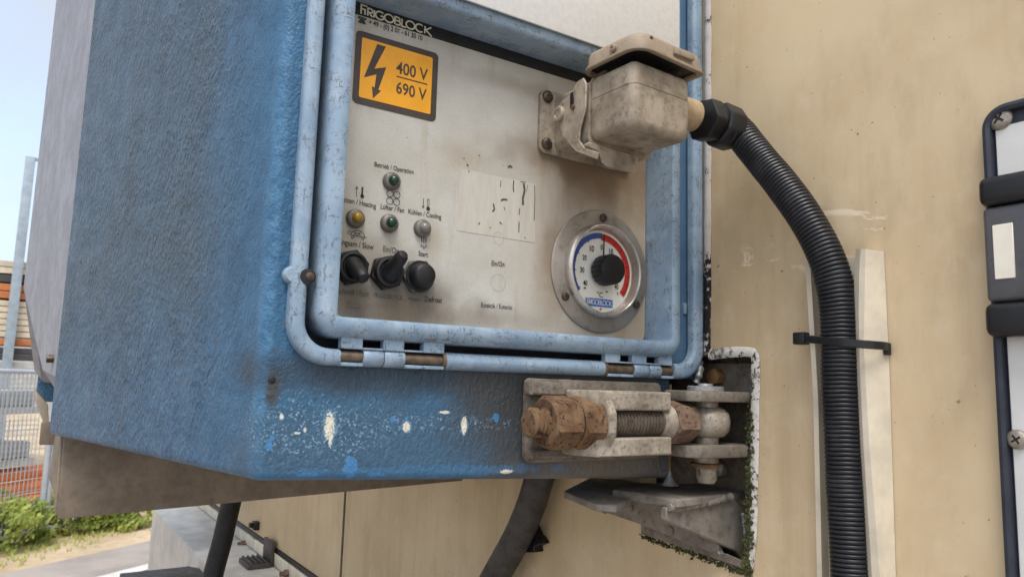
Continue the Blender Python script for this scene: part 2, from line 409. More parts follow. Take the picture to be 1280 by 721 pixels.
def m_rust(name, c1, c2, c3):
    k = N(name); a = k.noise(75, 5, .65); b = k.noise(420, 4, .6); sp = k.rng(k.noise(300, 3, .55), .57, .63)
    col = k.mix(k.rng(a, .38, .62), lin(*c1), lin(*c2)); col = k.mix(k.mul(sp, .85), col, lin(*c3))
    col = k.mix(k.mul(k.rng(k.noise(150, 4, .7), .58, .7), .4), col, lin(128, 116, 100))
    return k.done(col, .78, 0, k.bump(sp, .5, .0007, k.bump(b, .35, .0006)), .25)
M_RUST = m_rust('orange_rust', (116, 92, 68), (90, 66, 47), (52, 31, 25))
M_RUSTD = m_rust('pinkish_rust', (122, 102, 86), (98, 78, 64), (72, 52, 43))
M_ROD = m_dirtysteel('greasy_thread', (116, 106, 94), (92, 82, 72), (66, 58, 50), .5, .4, 90, .3)
M_EYE = m_dirtysteel('worn_plated_eye', (170, 165, 152), (150, 142, 126), (122, 84, 56), .45, .35, 110, .3)
M_ZINC = m_dirtysteel('bright_zinc', (176, 178, 178), (150, 152, 152), (116, 114, 108), .42, .55, 90, .2)
M_PINB = simple('brass_brown_pin', (122, 106, 88), .45, .5, .2, 200, .2)
M_BLACK = simple('black_plastic', (19, 20, 23), .42, 0, .15, 120, .12)
M_RUB = simple('black_rubber', (14, 14, 16), .55, 0, .2, 160, .2)
M_HOSE = simple('dusty_black_hose', (62, 58, 54), .6, 0, .25, 60, .2)
def m_cond():
    k = N('dusty_corrugated_polyamide'); d = k.rng(k.noise(60, 5, .65), .45, .75); f = k.noise(700, 3)
    col = k.mix(k.mul(d, .5), lin(20, 22, 28), lin(58, 58, 60)); col = k.mix(k.mul(k.rng(f, .62, .72), .25), col, lin(96, 92, 86))
    return k.done(col, k.rng(d, 0, 1, .38, .6), 0, k.bump(f, .12, .0004), .45)
M_COND = m_cond()
M_BOLTB = simple('tan_painted_bolt', (150, 116, 76), .6, .1, .2, 200, .25)
M_SCREW = simple('dark_tarnished_screw', (92, 80, 68), .45, .6, .25, 300, .3)
M_SCREWL = simple('dull_nickel_screw', (168, 160, 148), .4, .6, .2, 300, .2)
M_CHAN = simple('ivory_channel', (214, 204, 183), .5, 0, .1, 30, .08)
M_INK = simple('black_print', (38, 36, 36), .55, 0, .15, 400, 0)
M_INKF = simple('faded_print', (96, 86, 73), .6, 0, .2, 500, 0)
M_BANDK = simple('black_band', (22, 22, 26), .5, 0, .2, 90, 0)
M_LOGO = simple('cream_print', (208, 204, 184), .5, 0, .06, 200, 0)
M_ORANGE = simple('amber_sticker', (238, 166, 22), .42, 0, .05, 60, 0)
M_STKB = simple('brown_black_sticker_border', (66, 54, 46), .45, 0, .15, 50, 0)
M_PATCH = simple('pale_label_residue', (200, 196, 184), .55, 0, .08, 60, .1)
M_PATCHD = simple('dark_label_flake', (84, 80, 72), .6, 0, .2, 300, .1)
M_WHITE = simple('dusty_white_sheet', (214, 214, 210), .5, 0, .04, 240, .12)
M_BEZEL = simple('grey_lamp_bezel', (112, 106, 98), .5, .3, .15, 200, .15)
M_DIALF = simple('dial_white', (226, 226, 214), .4, 0, .02, 40, 0)
M_RED = simple('scale_red', (206, 52, 42), .45, 0, .05, 80, 0)
M_BLUE2 = simple('scale_blue', (44, 104, 182), .45, 0, .05, 80, 0)
M_STEEL = m_dirtysteel('brushed_dial_flange', (162, 153, 142), (146, 137, 125), (122, 112, 99), .45, .5, 30, .12)
M_CHROME = m_dirtysteel('polished_bezel', (206, 200, 190), (190, 183, 172), (160, 150, 138), .3, .8, 30, .06)
def lens(name, rgb):
    k = N(name); m = k.done(lin(*rgb), .22, 0, k.bump(k.noise(300, 3), .15, .0005)); k.b.inputs['Transmission Weight'].default_value = .25
    return m
M_GRN, M_YEL, M_CLR = lens('green_lens', (26, 66, 48)), lens('yellow_lens', (158, 124, 34)), lens('clear_lens', (132, 130, 122))

# ================================================================== SETTING: ground and road
def m_sand():
    k = N('dry_sandy_ground'); a = k.noise(.9, 5, .6); b = k.noise(9, 6, .7)
    col = k.mix(k.rng(a, .35, .65), lin(196, 178, 150), lin(172, 152, 124)); col = k.mix(k.mul(k.rng(b, .5, .7), .5), col, lin(140, 122, 98))
    g = k.mul(k.rng(k.noise(1.7, 4), .6, .68), k.rng(k.noise(30, 3), .4, .6)); col = k.mix(k.mul(g, .7), col, lin(104, 118, 60))
    return k.done(col, .95, 0, k.bump(b, .5, .03), .1)
def m_road():
    k = N('pale_worn_asphalt'); a = k.noise(1.2, 5, .6); b = k.noise(60, 4, .7)
    col = k.mix(k.rng(a, .35, .65), lin(158, 150, 142), lin(138, 130, 124)); col = k.mix(k.mul(k.rng(b, .5, .7), .4), col, lin(176, 168, 158))
    return k.done(col, .95, 0, k.bump(b, .4, .006), .15)
bm = B(); bmesh.ops.create_grid(bm, x_segments=40, y_segments=40, size=900)
g = obj('ground', bm, m_sand(), base=(0, 0, 0)); g['kind'] = 'structure'
e0, e1 = PZ(0, 718, 0), PZ(205, 672, 0); ed = (e1-e0).normalized(); en = Vector((ed.y, -ed.x, 0))
if en.y > 0: en = -en
r = obj('road', flat([e0-ed*80+Vector((0, 0, .004)), e0+ed*120+Vector((0, 0, .004)), e0+ed*120+en*40+Vector((0, 0, .004)), e0-ed*80+en*40+Vector((0, 0, .004))]), m_road(), base=e0); r['kind'] = 'structure'
q0 = e0+en*.75
l_ = obj('road_line', flat([q0-ed*80+Vector((0, 0, .008)), q0+ed*120+Vector((0, 0, .008)), q0+ed*120+en*.16+Vector((0, 0, .008)), q0-ed*80+en*.16+Vector((0, 0, .008))]), simple('worn_road_paint', (206, 202, 194), .8, 0, .12, 8, .2), base=q0); l_['kind'] = 'structure'

# ================================================================== TRUCK BODY
WY0, WY1, WZ0, WZ1 = -.52, 2.02, PX(399, 721, XW).z, 3.75
body = root('truck_body', (XW+3, .75, 0), 'beige insulated truck body whose front wall carries the blue cooling unit', 'truck')
hole = [PX(*p, XW) for p in ((884, 443), (940, 440), (947, 447), (946, 560), (943, 690), (938, 713), (928, 711), (870, 690), (803, 667), (800, 640), (800, 560), (800, 450))]
bm = B()
ou = [bm.verts.new((XW, y, z)) for y, z in ((WY0, WZ0), (WY1, WZ0), (WY1, WZ1), (WY0, WZ1))]
ho = [bm.verts.new(p) for p in hole]
eds = [bm.edges.new((l[i], l[(i+1) % len(l)])) for l in (ou, ho) for i in range(len(l))]
bmesh.ops.triangle_fill(bm, use_beauty=True, use_dissolve=False, edges=eds)
ex = bmesh.ops.extrude_face_region(bm, geom=bm.faces[:])
bmesh.ops.translate(bm, vec=(.02, 0, 0), verts=[v for v in ex['geom'] if isinstance(v, bmesh.types.BMVert)])
obj('front_wall', bm, MW, body, smooth=0)
bm = box((XW+.021, WY0, WZ0), (XW+7.2, WY0+.04, WZ1)); box((XW+.021, WY1-.04, WZ0), (XW+7.2, WY1, WZ1), bm=bm)
obj('side_wall', bm, MW, body, smooth=0)
obj('roof', box((XW+.021, WY0+.041, WZ1-.05), (XW+7.2, WY1-.041, WZ1)), MW, body)
obj('floor', box((XW+.021, WY0+.041, WZ0), (XW+7.2, WY1-.041, WZ0+.05)), M_SLATE, body)
obj('rear_wall', box((XW+7.15, WY0+.041, WZ0+.051), (XW+7.19, WY1-.041, WZ1-.051)), MW, body)
# opening behind the hinge: recessed steel pocket
hy = [p.y for p in hole]; hz = [p.z for p in hole]
bm = box((XW+.030, min(hy)-.01, min(hz)-.01), (XW+.036, max(hy)+.01, max(hz)+.01))
obj('hinge_pocket', bm, M_BRK, body)
# vertical joint between two wall sheets
j = PX(430, 650, XW); 
obj('joint_strip', box((XW-.0012, j.y-.0032, WZ0+.002), (XW+.001, j.y+.0032, WZ1-.01)), simple('dark_joint_sealant', (92, 80, 64), .8, 0, .2, 40, .2), body)
# the lower rail: dark gap, then an ivory lip
obj('rail_gap', box((XW-.003, WY0+.3, WZ0-.010), (XW+.02, WY1, WZ0-.001)), M_BLACK, body)
obj('lower_rail', box((XW-.006, WY0+.3, WZ0-.034), (XW+.03, WY1, WZ0-.011), .002), M_CHAN, body)
zs = WZ0-.036
step = obj('chassis_ledge', box((-.03, .25, zs-.17), (XW+.5, 1.95, zs), .004), simple('scuffed_silver_ledge', (202, 199, 191), .5, .25, .12, 14, .2), body)
for (x, y) in ((305, 679), (359, 716)):
    p = PX(x, y, XW-.008); bm = hexnut(p+Vector((.004, 0, 0)), (-1, 0, 0), .008, .010, .001); lathe(p, (-1, 0, 0), ((0, .005), (.014, .005), (.014, 0)), 12, bm)
    obj('rail_bolt', bm, M_RUSTD, body)
p = PX(323, 656, XW); bm = box((XW-.012, p.y-.011, p.z-.009), (XW, p.y+.011, p.z+.009), .001); box((XW-.02, p.y-.004, p.z-.004), (XW-.011, p.y+.008, p.z+.006), .001, bm=bm)
obj('clip', bm, M_BLACK, body)
p = PX(338, 688, XW-.007)
bm = box((XW-.014, p.y-.03, zs), (XW-.007, p.y+.03, zs+.05), .001); box((XW-.06, p.y-.035, zs+.0006), (XW-.015, p.y+.04, zs+.010), .001, bm=bm)
for i in range(4): box((XW-.055+i*.010, p.y-.033, zs+.010), (XW-.051+i*.010, p.y+.038, zs+.014), .0005, bm=bm)
obj('ledge_bracket', bm, simple('dull_grey_bracket', (74, 70, 66), .6, .2), body)
p = PZ(230, 716, zs)
bm = prism([PZ(150, 716, zs-.02), PZ(236, 707, zs-.02), PZ(262, 712, zs-.02), PZ(262, 740, zs-.02), PZ(150, 740, zs-.02)], (0, 0, -.012), .001)
obj('wing_plate', bm, simple('dull_grey_bracket', (74, 70, 66)), body)

# white sealant rim round the opening, and the grimy bead between cabinet and wall
def m_seal():
    k = N('mould_spotted_white_sealant'); a = k.noise(240, 4, .7); b = k.noise(60, 4, .6)
    col = k.mix(k.mul(k.rng(a, .50, .60), k.rng(b, .42, .58)), lin(206, 203, 194), lin(62, 58, 52)); col = k.mix(k.mul(k.rng(b, .54, .7), .6), col, lin(112, 106, 96))
    return k.done(col, .75, 0, k.bump(a, .6, .001), .2)
M_SEAL = m_seal()
def rim(pts, ws, h=.0025, name='sealant_rim'):
    bm = B(); P = [PX(*p, XW-.0005) for p in pts]; P = resample(catmull(P, 10), .003); n = len(P); rows = []
    for i, p in enumerate(P):
        d = (P[min(i+1, n-1)]-P[max(i-1, 0)]).normalized(); s = Vector((0, d.z, -d.y)); wd = ws*(1+.07*math.sin(i*.35)+random.uniform(-.05, .05))
        hh = h*(1+random.uniform(-.12, .12))
        rows.append([bm.verts.new(p+s*wd*t+Vector((-hh*q, 0, 0))) for t, q in ((-1, 0), (-.75, .8), (0, 1), (.75, .8), (1, 0))])
    for a, b in zip(rows, rows[1:]):
        for k in range(4): bm.faces.new((a[k], a[k+1], b[k+1], b[k]))
    obj(name, bm, M_SEAL, body, 60)
rim(((886, 443), (915, 440), (938, 440), (944, 447), (944, 480), (943, 560), (941, 640), (938, 700), (930, 712)), .0042, .0011)
def m_bead():
    k = N('soot_spotted_bead'); a = k.noise(150, 5, .72, k.mapped((1, 1, .6))); sep = k.n('ShaderNodeSeparateXYZ'); k.l(k.pos(), sep.inputs[0])
    t = k.rng(sep.outputs[2], PX(883, 330, XW).z, PX(883, 300, XW).z, .42, .60)
    col = k.mix(k.rng(k.math('SUBTRACT', a, t), -.03, .05), lin(176, 172, 166), lin(30, 28, 28))
    return k.done(col, .8, 0, k.bump(a, .6, .001), .2)
_s = M_SEAL; M_SEAL = m_bead()
rim(((885.5, -40), (885.5, 150), (885, 300), (885, 380), (884, 441)), .0034, .003, 'sealant_bead')
M_SEAL = _s
# moss along the opening's edge: tiny tufts nobody could count
M_MOSS = simple('moss', (72, 76, 38), .95, 0, .3, 150, .3, (36, 38, 22))
bm = B()
def tuft(p, r):
    t = B(); bmesh.ops.create_icosphere(t, subdivisions=1, radius=r)
    for v in t.verts: v.co *= random.uniform(.6, 1.35)
    bmesh.ops.translate(t, verts=t.verts[:], vec=p); join(bm, t)
me_pts = catmull([PX(*p, XW-.001) for p in ((938, 490), (938, 540), (937, 600), (936, 660), (933, 700), (936, 712))], 30)
for i in range(700):
    p = me_pts[min(len(me_pts)-1, int(abs(random.choice((.2, .42, .5, .63, .8, .9))+random.gauss(0, .07))*len(me_pts)))]; t = random.random()
    tuft(p+Vector((random.uniform(-.0015, .001), random.gauss(0, .0017), random.gauss(0, .003))), random.uniform(.0006, .0016))
me_pts = catmull([PX(*p, XW-.001) for p in ((803, 668), (840, 682), (880, 695), (915, 708), (938, 714))], 30)
for i in range(420):
    p = random.choice(me_pts); tuft(p+Vector((random.uniform(-.001, .001), random.gauss(0, .002), random.gauss(-.001, .0013))), random.uniform(.0004, .0012))
o = obj('moss', bm, M_MOSS, body, 0); o['kind'] = 'stuff'
o['label'] = 'green moss growing round the hinge opening'

# ================================================================== COOLING UNIT (blue cabinet)
ZT = 2.55
Ex = PY(338, 300, NB).x
zbL, zbR = PY(322, 601, NB).z, PY(835, 598, NB).z; xR = PY(836, 560, NB).x
a = radians(13.5); nF = Vector((-cos(a), -sin(a), 0)); E3 = Vector((Ex, -NB, 0))
L3 = PP(85, 300, E3, nF); LX, LY = L3.x, L3.y
KX, KY = LX-.036, LY+.43
NO, NI = .030, .034                                 # front levels of the outer and inner frame
ox0, ox1 = PY(375, 200, NO).x, PY(881, 250, NO).x
oz0 = PY(640, 465.5, NO).z; ZE = 2.12; ow = .0116
unit = root('cooling_unit', (-.05, .75, zbL), 'large blue hammer-painted cooling unit cabinet mounted on the truck wall', 'cooling unit')
def unit_half(near):
    fy = (lambda y: y) if near else (lambda y: 2*KY-y)
    xe = XW-.0008; prof = [(Ex, zbL), (xR, zbR), (xR, oz0+.001), (xe, oz0+.001), (xe, ZT), (Ex, ZT)]
    bm = B(); f_ = [bm.verts.new((x, fy(-NB), z)) for x, z in prof]; b_ = [bm.verts.new((LX if x == Ex else x, fy(LY), z)) for x, z in prof]
    bm.faces.new(f_); bm.faces.new(b_[::-1]); n = len(prof)
    for i in range(n): bm.faces.new((f_[i], b_[i], b_[(i+1) % n], f_[(i+1) % n]))
    bmesh.ops.recalc_face_normals(bm, faces=bm.faces[:])
    keep = {f_[0], f_[1], f_[5], b_[0], b_[5]}
    bev(bm, .0055, 3, [e for e in bm.edges if e.verts[0] in keep and e.verts[1] in keep and not (e.verts[0] in (f_[5], b_[5]) and e.verts[1] in (f_[5], b_[5]))])
    if near:                                        # opening that takes the control box
        ff = max((f for f in bm.faces if f.normal.y < -.99), key=lambda f: f.calc_area()); edges = list(ff.edges)
        bmesh.ops.delete(bm, geom=[ff], context='FACES_ONLY')
        hx0, hx1_, hz0, hz1_ = ox0+.003, ox1-ow+.001, oz0+.006, ZE-.004
        lp = rrect(hx0, hx1_, hz0, hz1_, .021, 6); m_ = len(lp)
        va = [bm.verts.new((x, -NB, z)) for x, z in lp]; vb = [bm.verts.new((x, .003, z)) for x, z in lp]
        ea = [bm.edges.new((va[i], va[(i+1) % m_])) for i in range(m_)]
        bmesh.ops.triangle_fill(bm, use_beauty=True, use_dissolve=False, edges=edges+ea)
        for i in range(m_): bm.faces.new((va[i], va[(i+1) % m_], vb[(i+1) % m_], vb[i]))
        bm.faces.new(vb)
    return bm
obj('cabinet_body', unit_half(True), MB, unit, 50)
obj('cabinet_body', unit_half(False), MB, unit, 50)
bm = B()
def cowl_x(y): return LX+.002+(KX-LX)*(1-abs(y-KY)/(KY-LY))
ys = [LY+.0015+(2*KY-2*LY-.003)*i/24 for i in range(25)]; rows = []
for y in ys:
    t = 1-abs(y-KY)/(KY-LY); zb = 1.680+.006*min(t/.25, 1)+max(0, (t-.25)/.75)*.114
    x = cowl_x(y); rows.append([bm.verts.new(c) for c in ((x+.012, y, zb-.004), (x, y, zb+.014), (x, y, ZT), (x+.12, y, ZT), (x+.12, y, zb-.004))])
for p, q in zip(rows, rows[1:]):
    for k in range(5): bm.faces.new((p[k], p[(k+1) % 5], q[(k+1) % 5], q[k]))
bm.faces.new(rows[0]); bm.faces.new(rows[-1][::-1])
obj('front_cowl', bm, M_COWL, unit, 30)
p = Vector((cowl_x(LY+.03), LY+.03, 0)); zz = PP(65, 448, (LX, LY, 0), Vector((-cos(.087), -sin(.087), 0))).z
bm = hexnut(p+Vector((.004, 0, zz)), (-1, 0, 0), .0046, .010, .0006)
obj('cowl_bolt', bm, M_SCREW, unit)
obj('cowl_washer', lathe(p+Vector((.003, 0, zz)), (-1, 0, 0), ((0, .007), (.002, .007), (.002, 0)), 20), M_SCREW, unit)
# fan-tray parts peeping out under the cowl
obj('tray_edge', prism([PY(47, 492, -.62), PY(60, 505, -.62), PY(62, 545, -.62), PY(57, 535, -.62), PY(46, 503, -.62)], (0, .3, 0), .001), simple('cream_tray', (168, 156, 138), .6, 0, .12, 30, .1), unit)
obj('tray_bracket', box(PY(49, 556, -.55), PY(72, 528, -.55)+Vector((0, .02, 0)), .001), M_UNDER, unit)
# small screw with a rust run on the end face
p = PY(340, 475, NB); bm = lathe(p+Vector((0, .001, 0)), (0, -1, 0), ((0, .0021), (.0012, .0021), (.0015, .0015), (.0015, 0)), 20)
obj('screw', bm, M_BLACK, unit)
for (x, y) in ((355, 401), (344, 436)):
    p = PY(x, y, NB); obj('rivet', lathe(p+Vector((0, .001, 0)), (0, -1, 0), ((0, .0015), (.0009, .0013), (.0012, 0)), 14), M_RUSTD, unit)

# angled plate below the cabinet, square to the wall
h = PX(590, 600, XW); yP = h.y
pl = root('drip_plate', (-.15, yP, h.z-.01), 'bare mud brown steel plate hanging below the blue cabinet', 'steel plate')
A, Bq, C_ = PY(72, 649, -yP), PY(66, 565, -yP), PY(590, 600, -yP)
Bq.z = zbL+.004
bm = prism([A, Vector((A.x-.002, yP, Bq.z)), Vector((C_.x-.002, yP, Bq.z)), Vector((C_.x-.002, yP, C_.z+.012)), Vector((C_.x-.014, yP, C_.z))], (0, .006, 0), .0015, 2)
obj('web', bm, M_UNDER, pl)
bm = prism([Vector((A.x-.0021, yP+.0065, A.z+.002)), Vector((A.x-.0041, yP+.0065, Bq.z-.002)), Vector((A.x-.006, yP+.07, Bq.z-.002)), Vector((A.x-.008, yP+.07, A.z+.028)), Vector((A.x-.004, yP+.03, A.z+.02))], (.005, 0, 0), .001, 1)
obj('end_flange', bm, M_UNDER, pl)

# ================================================================== HINGED CONTROL BOX FRAME
enc = root('control_box_frame', (-.08, 0, PY(600, 460, NO).z), 'weathered pale blue plastic frame with bottom hinges around the control panel', 'frame')
# left leg with rounded lower corner, right leg with rounded lower corner
hx = [PY(426, 450, NO).x, PY(557, 452, NO).x, PY(759, 458, NO).x, PY(844, 463, NO).x]
R1 = .026
def arcpts(cx, cz, r, a0, a1, n=10): return [(cx+r*cos(radians(a0+(a1-a0)*i/n)), cz+r*sin(radians(a0+(a1-a0)*i/n))) for i in range(n+1)]
owl = .0102
pathL = [(ox0, ZE), (ox0, 1.9), (ox0, oz0+R1+.02)]+arcpts(ox0+R1, oz0+R1, R1, 180, 270)+[(hx[0], oz0)]
obj('outer_frame', sweep(pathL, rbar(owl, NB+.0002, NO, .004), False), MF, enc)
pathR = [(hx[3], oz0)]+arcpts(ox1-R1, oz0+R1, R1, 270, 360)+[(ox1, oz0+R1+.02), (ox1, 1.9), (ox1, ZE)]
obj('outer_frame', sweep(pathR, rbar(ow+.001, NB+.0002, NO, .004), False), MF, enc)
pb = [(hx[1]+.0006, oz0), ((hx[1]+hx[2])/2, oz0), (hx[2]-.0006, oz0)]
obj('hinge_bar', sweep(pb, rbar(ow, NB+.0002, NO, .0056), False), MF, enc)
for x in (hx[1]-.0002, hx[2]+.0002):
    obj('hinge_end_ring', lathe((x-.0012, -(NO-ow/2-.0002), oz0+ow/2), (1, 0, 0), ((0, 0), (0, ow/2+.0006), (.0024, ow/2+.0006), (.0024, 0)), 28), M_PINB, enc)
# inner frame: tall rounded rectangle with a deep inner wall
ix0 = PY(402.5, 300, NI).x; ix1 = PY(855, 330, NI).x; iz0 = PY(640, 435.0, NI).z
iw_l = .0165; itop = ZE
px0 = PY(424, 390, NI).x-ix0; iw = (PY(640, 411.5, NI).z-iz0)
path = rrect(ix0, ix1, iz0, itop, (.016, .016, .016, .016), 8)
prof = [(0, .0003), (0, NI-.007), (.0009, NI-.0035), (.0035, NI-.0012), (.0075, NI), (iw-.0022, NI), (iw-.0006, NI-.0008), (iw, NI-.003), (iw, .0003)]
obj('inner_frame', sweep(path, prof, True), MF, enc)
xi0, xi1, zi0 = ix0+iw, ix1-iw, iz0+iw
# floor of the gap between the two frames, its shade painted dark navy
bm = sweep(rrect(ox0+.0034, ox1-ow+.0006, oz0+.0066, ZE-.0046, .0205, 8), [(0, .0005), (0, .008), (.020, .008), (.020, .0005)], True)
obj('gap_floor', bm, simple('gap_shade_navy', (30, 34, 42), .7, 0, .1, 60, .1), enc)
obj('gap_strip', box((ix1+.0004, -.0195, oz0+.012), (ox1-ow+.0009, -.0006, ZE-.006)), simple('smooth_mid_blue_plastic', (78, 110, 140), .5, 0, .08, 60, .08), enc)
# cross bar above the panel
cz0 = PY(650, 39, NI).z; cz1 = PY(650, 12, NI).z
bm = box((xi0-.0005, -NI+.0015, cz0), (xi1+.0005, -.0005, cz1+.02))
ed_ = [e for e in bm.edges if all(abs(v.co.y+NI-.0015) < 1e-5 for v in e.verts) and all(abs(v.co.z-cz0) < 1e-5 for v in e.verts)]
bev(bm, .0035, 4, ed_)
obj('cross_bar', bm, MF, enc)
# white sheet closing the upper compartment
wz = PY(700, 41, NI+.002).z
wx1 = PY(849.5, 30, NI+.002).x
obj('cover_sheet', box((xi0-.004, -NI-.0022, wz), (wx1, -NI-.0003, ZE-.004), .0006), M_WHITE, enc)
# hinges
def hx_(x, y=450): return PY(x, y, NO).x
pin_z = oz0+ow*.52; pin_y = -(NO-ow/2)
zt = iz0+.0025; zm = oz0+ow+.0005
def tabs(xs, slots):
    bm = B(); t0, t1 = hx_(xs[0]), hx_(xs[1]); cuts = [(hx_(a), hx_(b)) for a, b in slots]
    n0, n1 = NO-.006, NO-.0004; zl = oz0+ow-.0012; zsl0, zsl1 = zl+.0012, zt-.0022
    x = t0
    for a_, b_ in cuts: box((x, -n1, zl), (a_, -n0, zt), .0004, 1, bm); box((a_, -n1, zl), (b_, -n0, zsl0), .0003, 1, bm); box((a_, -n1, zsl1), (b_, -n0, zt), .0003, 1, bm); x = b_
    box((x, -n1, zl), (t1, -n0, zt), .0004, 1, bm)
    return bm
for xs, slots, pins, kn, lips in (((425.5, 555.5), ((453, 479), (505, 529)), ((426, 455), (507, 557)), ((455, 480.5), (481.5, 507)), ((426, 455), (507, 531), (531.5, 556))),
                                  ((757.5, 841), ((776, 791), (809, 824)), ((760, 794), (828.5, 844)), ((794.5, 812.5), (813.5, 828)), ((761, 777), (777.5, 793), (829, 843)))):
    obj('hinge_leaf', tabs(xs, slots), MF, enc)
    obj('hinge_pin', lathe((hx_(xs[0])-.002, pin_y-.001, pin_z), (1, 0, 0), ((0, 0), (0, .0036), (hx_(xs[1])-hx_(xs[0])+.004, .0036), (hx_(xs[1])-hx_(xs[0])+.004, 0)), 20), M_PINB, enc)
    for a_, b_ in kn:
        x0_, x1_ = hx_(a_), hx_(b_); rr = ow/2
        obj('hinge_knuckle', lathe((x0_, -(NO-rr)-.0003, oz0+rr), (1, 0, 0), ((0, 0), (0, rr-.0005), (.0006, rr), (x1_-x0_-.0006, rr), (x1_-x0_, rr-.0005), (x1_-x0_, 0)), 28), MF, enc)
    for a_, b_ in lips:
        obj('hinge_lip', box((hx_(a_), -NO+.0006, oz0), (hx_(b_), -NO+.010, oz0+.0022), .0004, 1), MF, enc)
# screw half way down the left leg, dark disc painting its pocket's shade
p = PY(371, 343, NO)
obj('screw_lug', lathe((ox0+.0012, -NB-.0002, p.z), (0, -1, 0), ((0, .0052), (.0045, .0052), (.0060, .0042), (.0060, 0)), 24), MF, enc)
c = Vector((ox0+owl-.0008, 0, p.z-.0006))
obj('pocket_shade_disc', lathe(c+Vector((0, -NO+.002, 0)), (0, -1, 0), ((0, .0048), (.0021, .0048), (.0023, .0044), (.0023, 0)), 28), simple('pocket_shade', (30, 31, 35), .8), enc)
obj('screw', lathe(c+Vector((.0012, -NO-.0002, 0)), (0, -1, 0), ((0, .0026), (.0004, .0026), (.0008, .0018), (.0008, 0)), 20), M_SCREW, enc)
p = PY(863, 388, .012); obj('frame_notch', box((ox1-ow-.004, -.021, p.z-.005), (ox1-ow+.0002, -.0042, p.z+.005), .001), MF, enc)

# ================================================================== CONTROL PANEL
NP = .003
panel = root('switchboard', (-.08, 0, zi0), 'stained cream control faceplate with printed labels, lamps and switches', 'control panel')
fz1 = cz0-.0006
fp = rrect(xi0+.0006, xi1-.0006, zi0+.0004, cz0+.004, .007, 6)
bm = prism([(x, -.0012, z) for x, z in fp], (0, -(NP-.0012), 0), .0004, 1)
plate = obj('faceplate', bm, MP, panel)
# black band with the maker's name
b0, b1 = PY(443, 17, NP), PY(659, 84.4, NP); bz = (b0.z+b1.z)/2
obj('black_band', box((xi0+.0008, -NP-.00025, bz), (xi1-.0008, -NP-.00005, cz0+.0035)), M_BANDK, plate, 0)
def inkf(x, y, i=0, n=NP+.0005): return Vector((x, -n-i*.00001, y))
def logo_obj(x0, x1, z0, h, mat, parent, n, wd):
    L = [[(0, -.05), (0, 1.18), (.62, 1.18)], [(.08, .66), (.5, .66)], [(.42, 0), (.42, .6)],
         [(.72, 0), (.72, 1.0), (.98, 1.0)]+arc(.98, .74, .26, .26, 90, -90, 10)+[(.8, .48)], [(.86, .44), (1.24, 0)],
         [(1.42, 0), (1.42, 1.0)],
         arc(2.06, .5, .5, .52, 48, 318, 22)+[(2.48, .48), (2.12, .48)],
         arc(3.06, .5, .5, .52, 0, 360, 30),
         [(3.72, 0), (3.72, 1.0), (4.05, 1.0)]+arc(4.05, .77, .23, .23, 90, -90, 8)+[(3.8, .54)],
         [(4.08, .54)]+arc(4.08, .27, .26, .27, 90, -90, 8)+[(3.8, 0)],
         [(4.52, 1.0), (4.52, 0), (5.02, 0)],
         arc(5.5, .5, .5, .52, 0, 360, 30),
         arc(6.6, .5, .5, .52, 50, 310, 24),
         [(7.2, 0), (7.2, 1.0)], [(7.95, 1.05), (7.30, .5), (8.05, -.18)]]
    k = (x1-x0)/8.05; r_ = h/k
    bm = ribbon([[(x*k, y*h) for x, y in pl_] for pl_ in L], wd, lambda x, y, i: inkf(x0+x, z0+y, i, n))
    return obj('maker_logo', bm, mat, parent, 0)
logo_obj(PY(451, 15, NP).x, PY(539.5, 42, NP).x, bz+.0012, (PY(446, 3, NP).z-PY(446, 15, NP).z)*.80, M_LOGO, plate, NP+.0005, .00115)
# telephone number line
def T(s, a_, b_, mat=M_INK, fat=.010, sy=1.28, par=None, n=NP+.0003):
    return obj('printed_text', text_bm(s, PY(*a_, n), PY(*b_, n), n, fat, sy), mat, par or plate, 0)
T('+ 49 - (0) 2 01 - 61 30 10', (461, 30.5), (528, 51), fat=.015)
tp = PY(452.5, 26.5, NP); k_ = .0022
bm = B()
for pl_ in ([(-1.5, .55), (-1.2, 1.15), (1.2, 1.15), (1.5, .55), (.8, .4), (.7, .75), (-.7, .75), (-.8, .4)], [(-.6, .6), (.6, .6), (1.25, -.9), (-1.25, -.9)]):
    flat([inkf(tp.x+x*k_, tp.z+y*k_, 0, NP+.0004) for x, y in pl_], bm)
obj('telephone_symbol', bm, M_INK, plate, 0)
# high voltage sticker
sg = [PY(*p, NP) for p in ((445, 37.5), (547.8, 67.6), (544.4, 152.6), (440, 128.8))]
sx0, sx1 = (sg[0].x+sg[3].x)/2, (sg[1].x+sg[2].x)/2; sz1, sz0 = (sg[0].z+sg[1].z)/2, (sg[2].z+sg[3].z)/2
stk = obj('voltage_sticker', prism([(x, -NP-.0001, z) for x, z in rrect(sx0, sx1, sz0, sz1, .0035, 5)], (0, -.0003, 0)), M_STKB, panel, 0, 'amber high voltage warning sticker with dark border')
ig = [PY(*p, NP) for p in ((452, 47.5), (540.6, 72.6), (537.4, 143.4), (448.2, 121.6))]
jx0, jx1, jz1, jz0 = (ig[0].x+ig[3].x)/2, (ig[1].x+ig[2].x)/2, (ig[0].z+ig[1].z)/2, (ig[2].z+ig[3].z)/2
obj('amber_field', flat([(x, -NP-.0006, z) for x, z in rrect(jx0, jx1, jz0, jz1, .0012, 4)]), M_ORANGE, stk, 0)
zp = lambda x, y: PY(400+x/4.004, y/4.004, NP+.0008)
obj('lightning_arrow', flat([zp(*p) for p in ((287, 222), (330, 235), (272, 345), (332, 338), (292, 450), (306, 455), (265, 493), (260, 432), (273, 440), (283, 372), (220, 388))]), M_STKB, stk, 0)
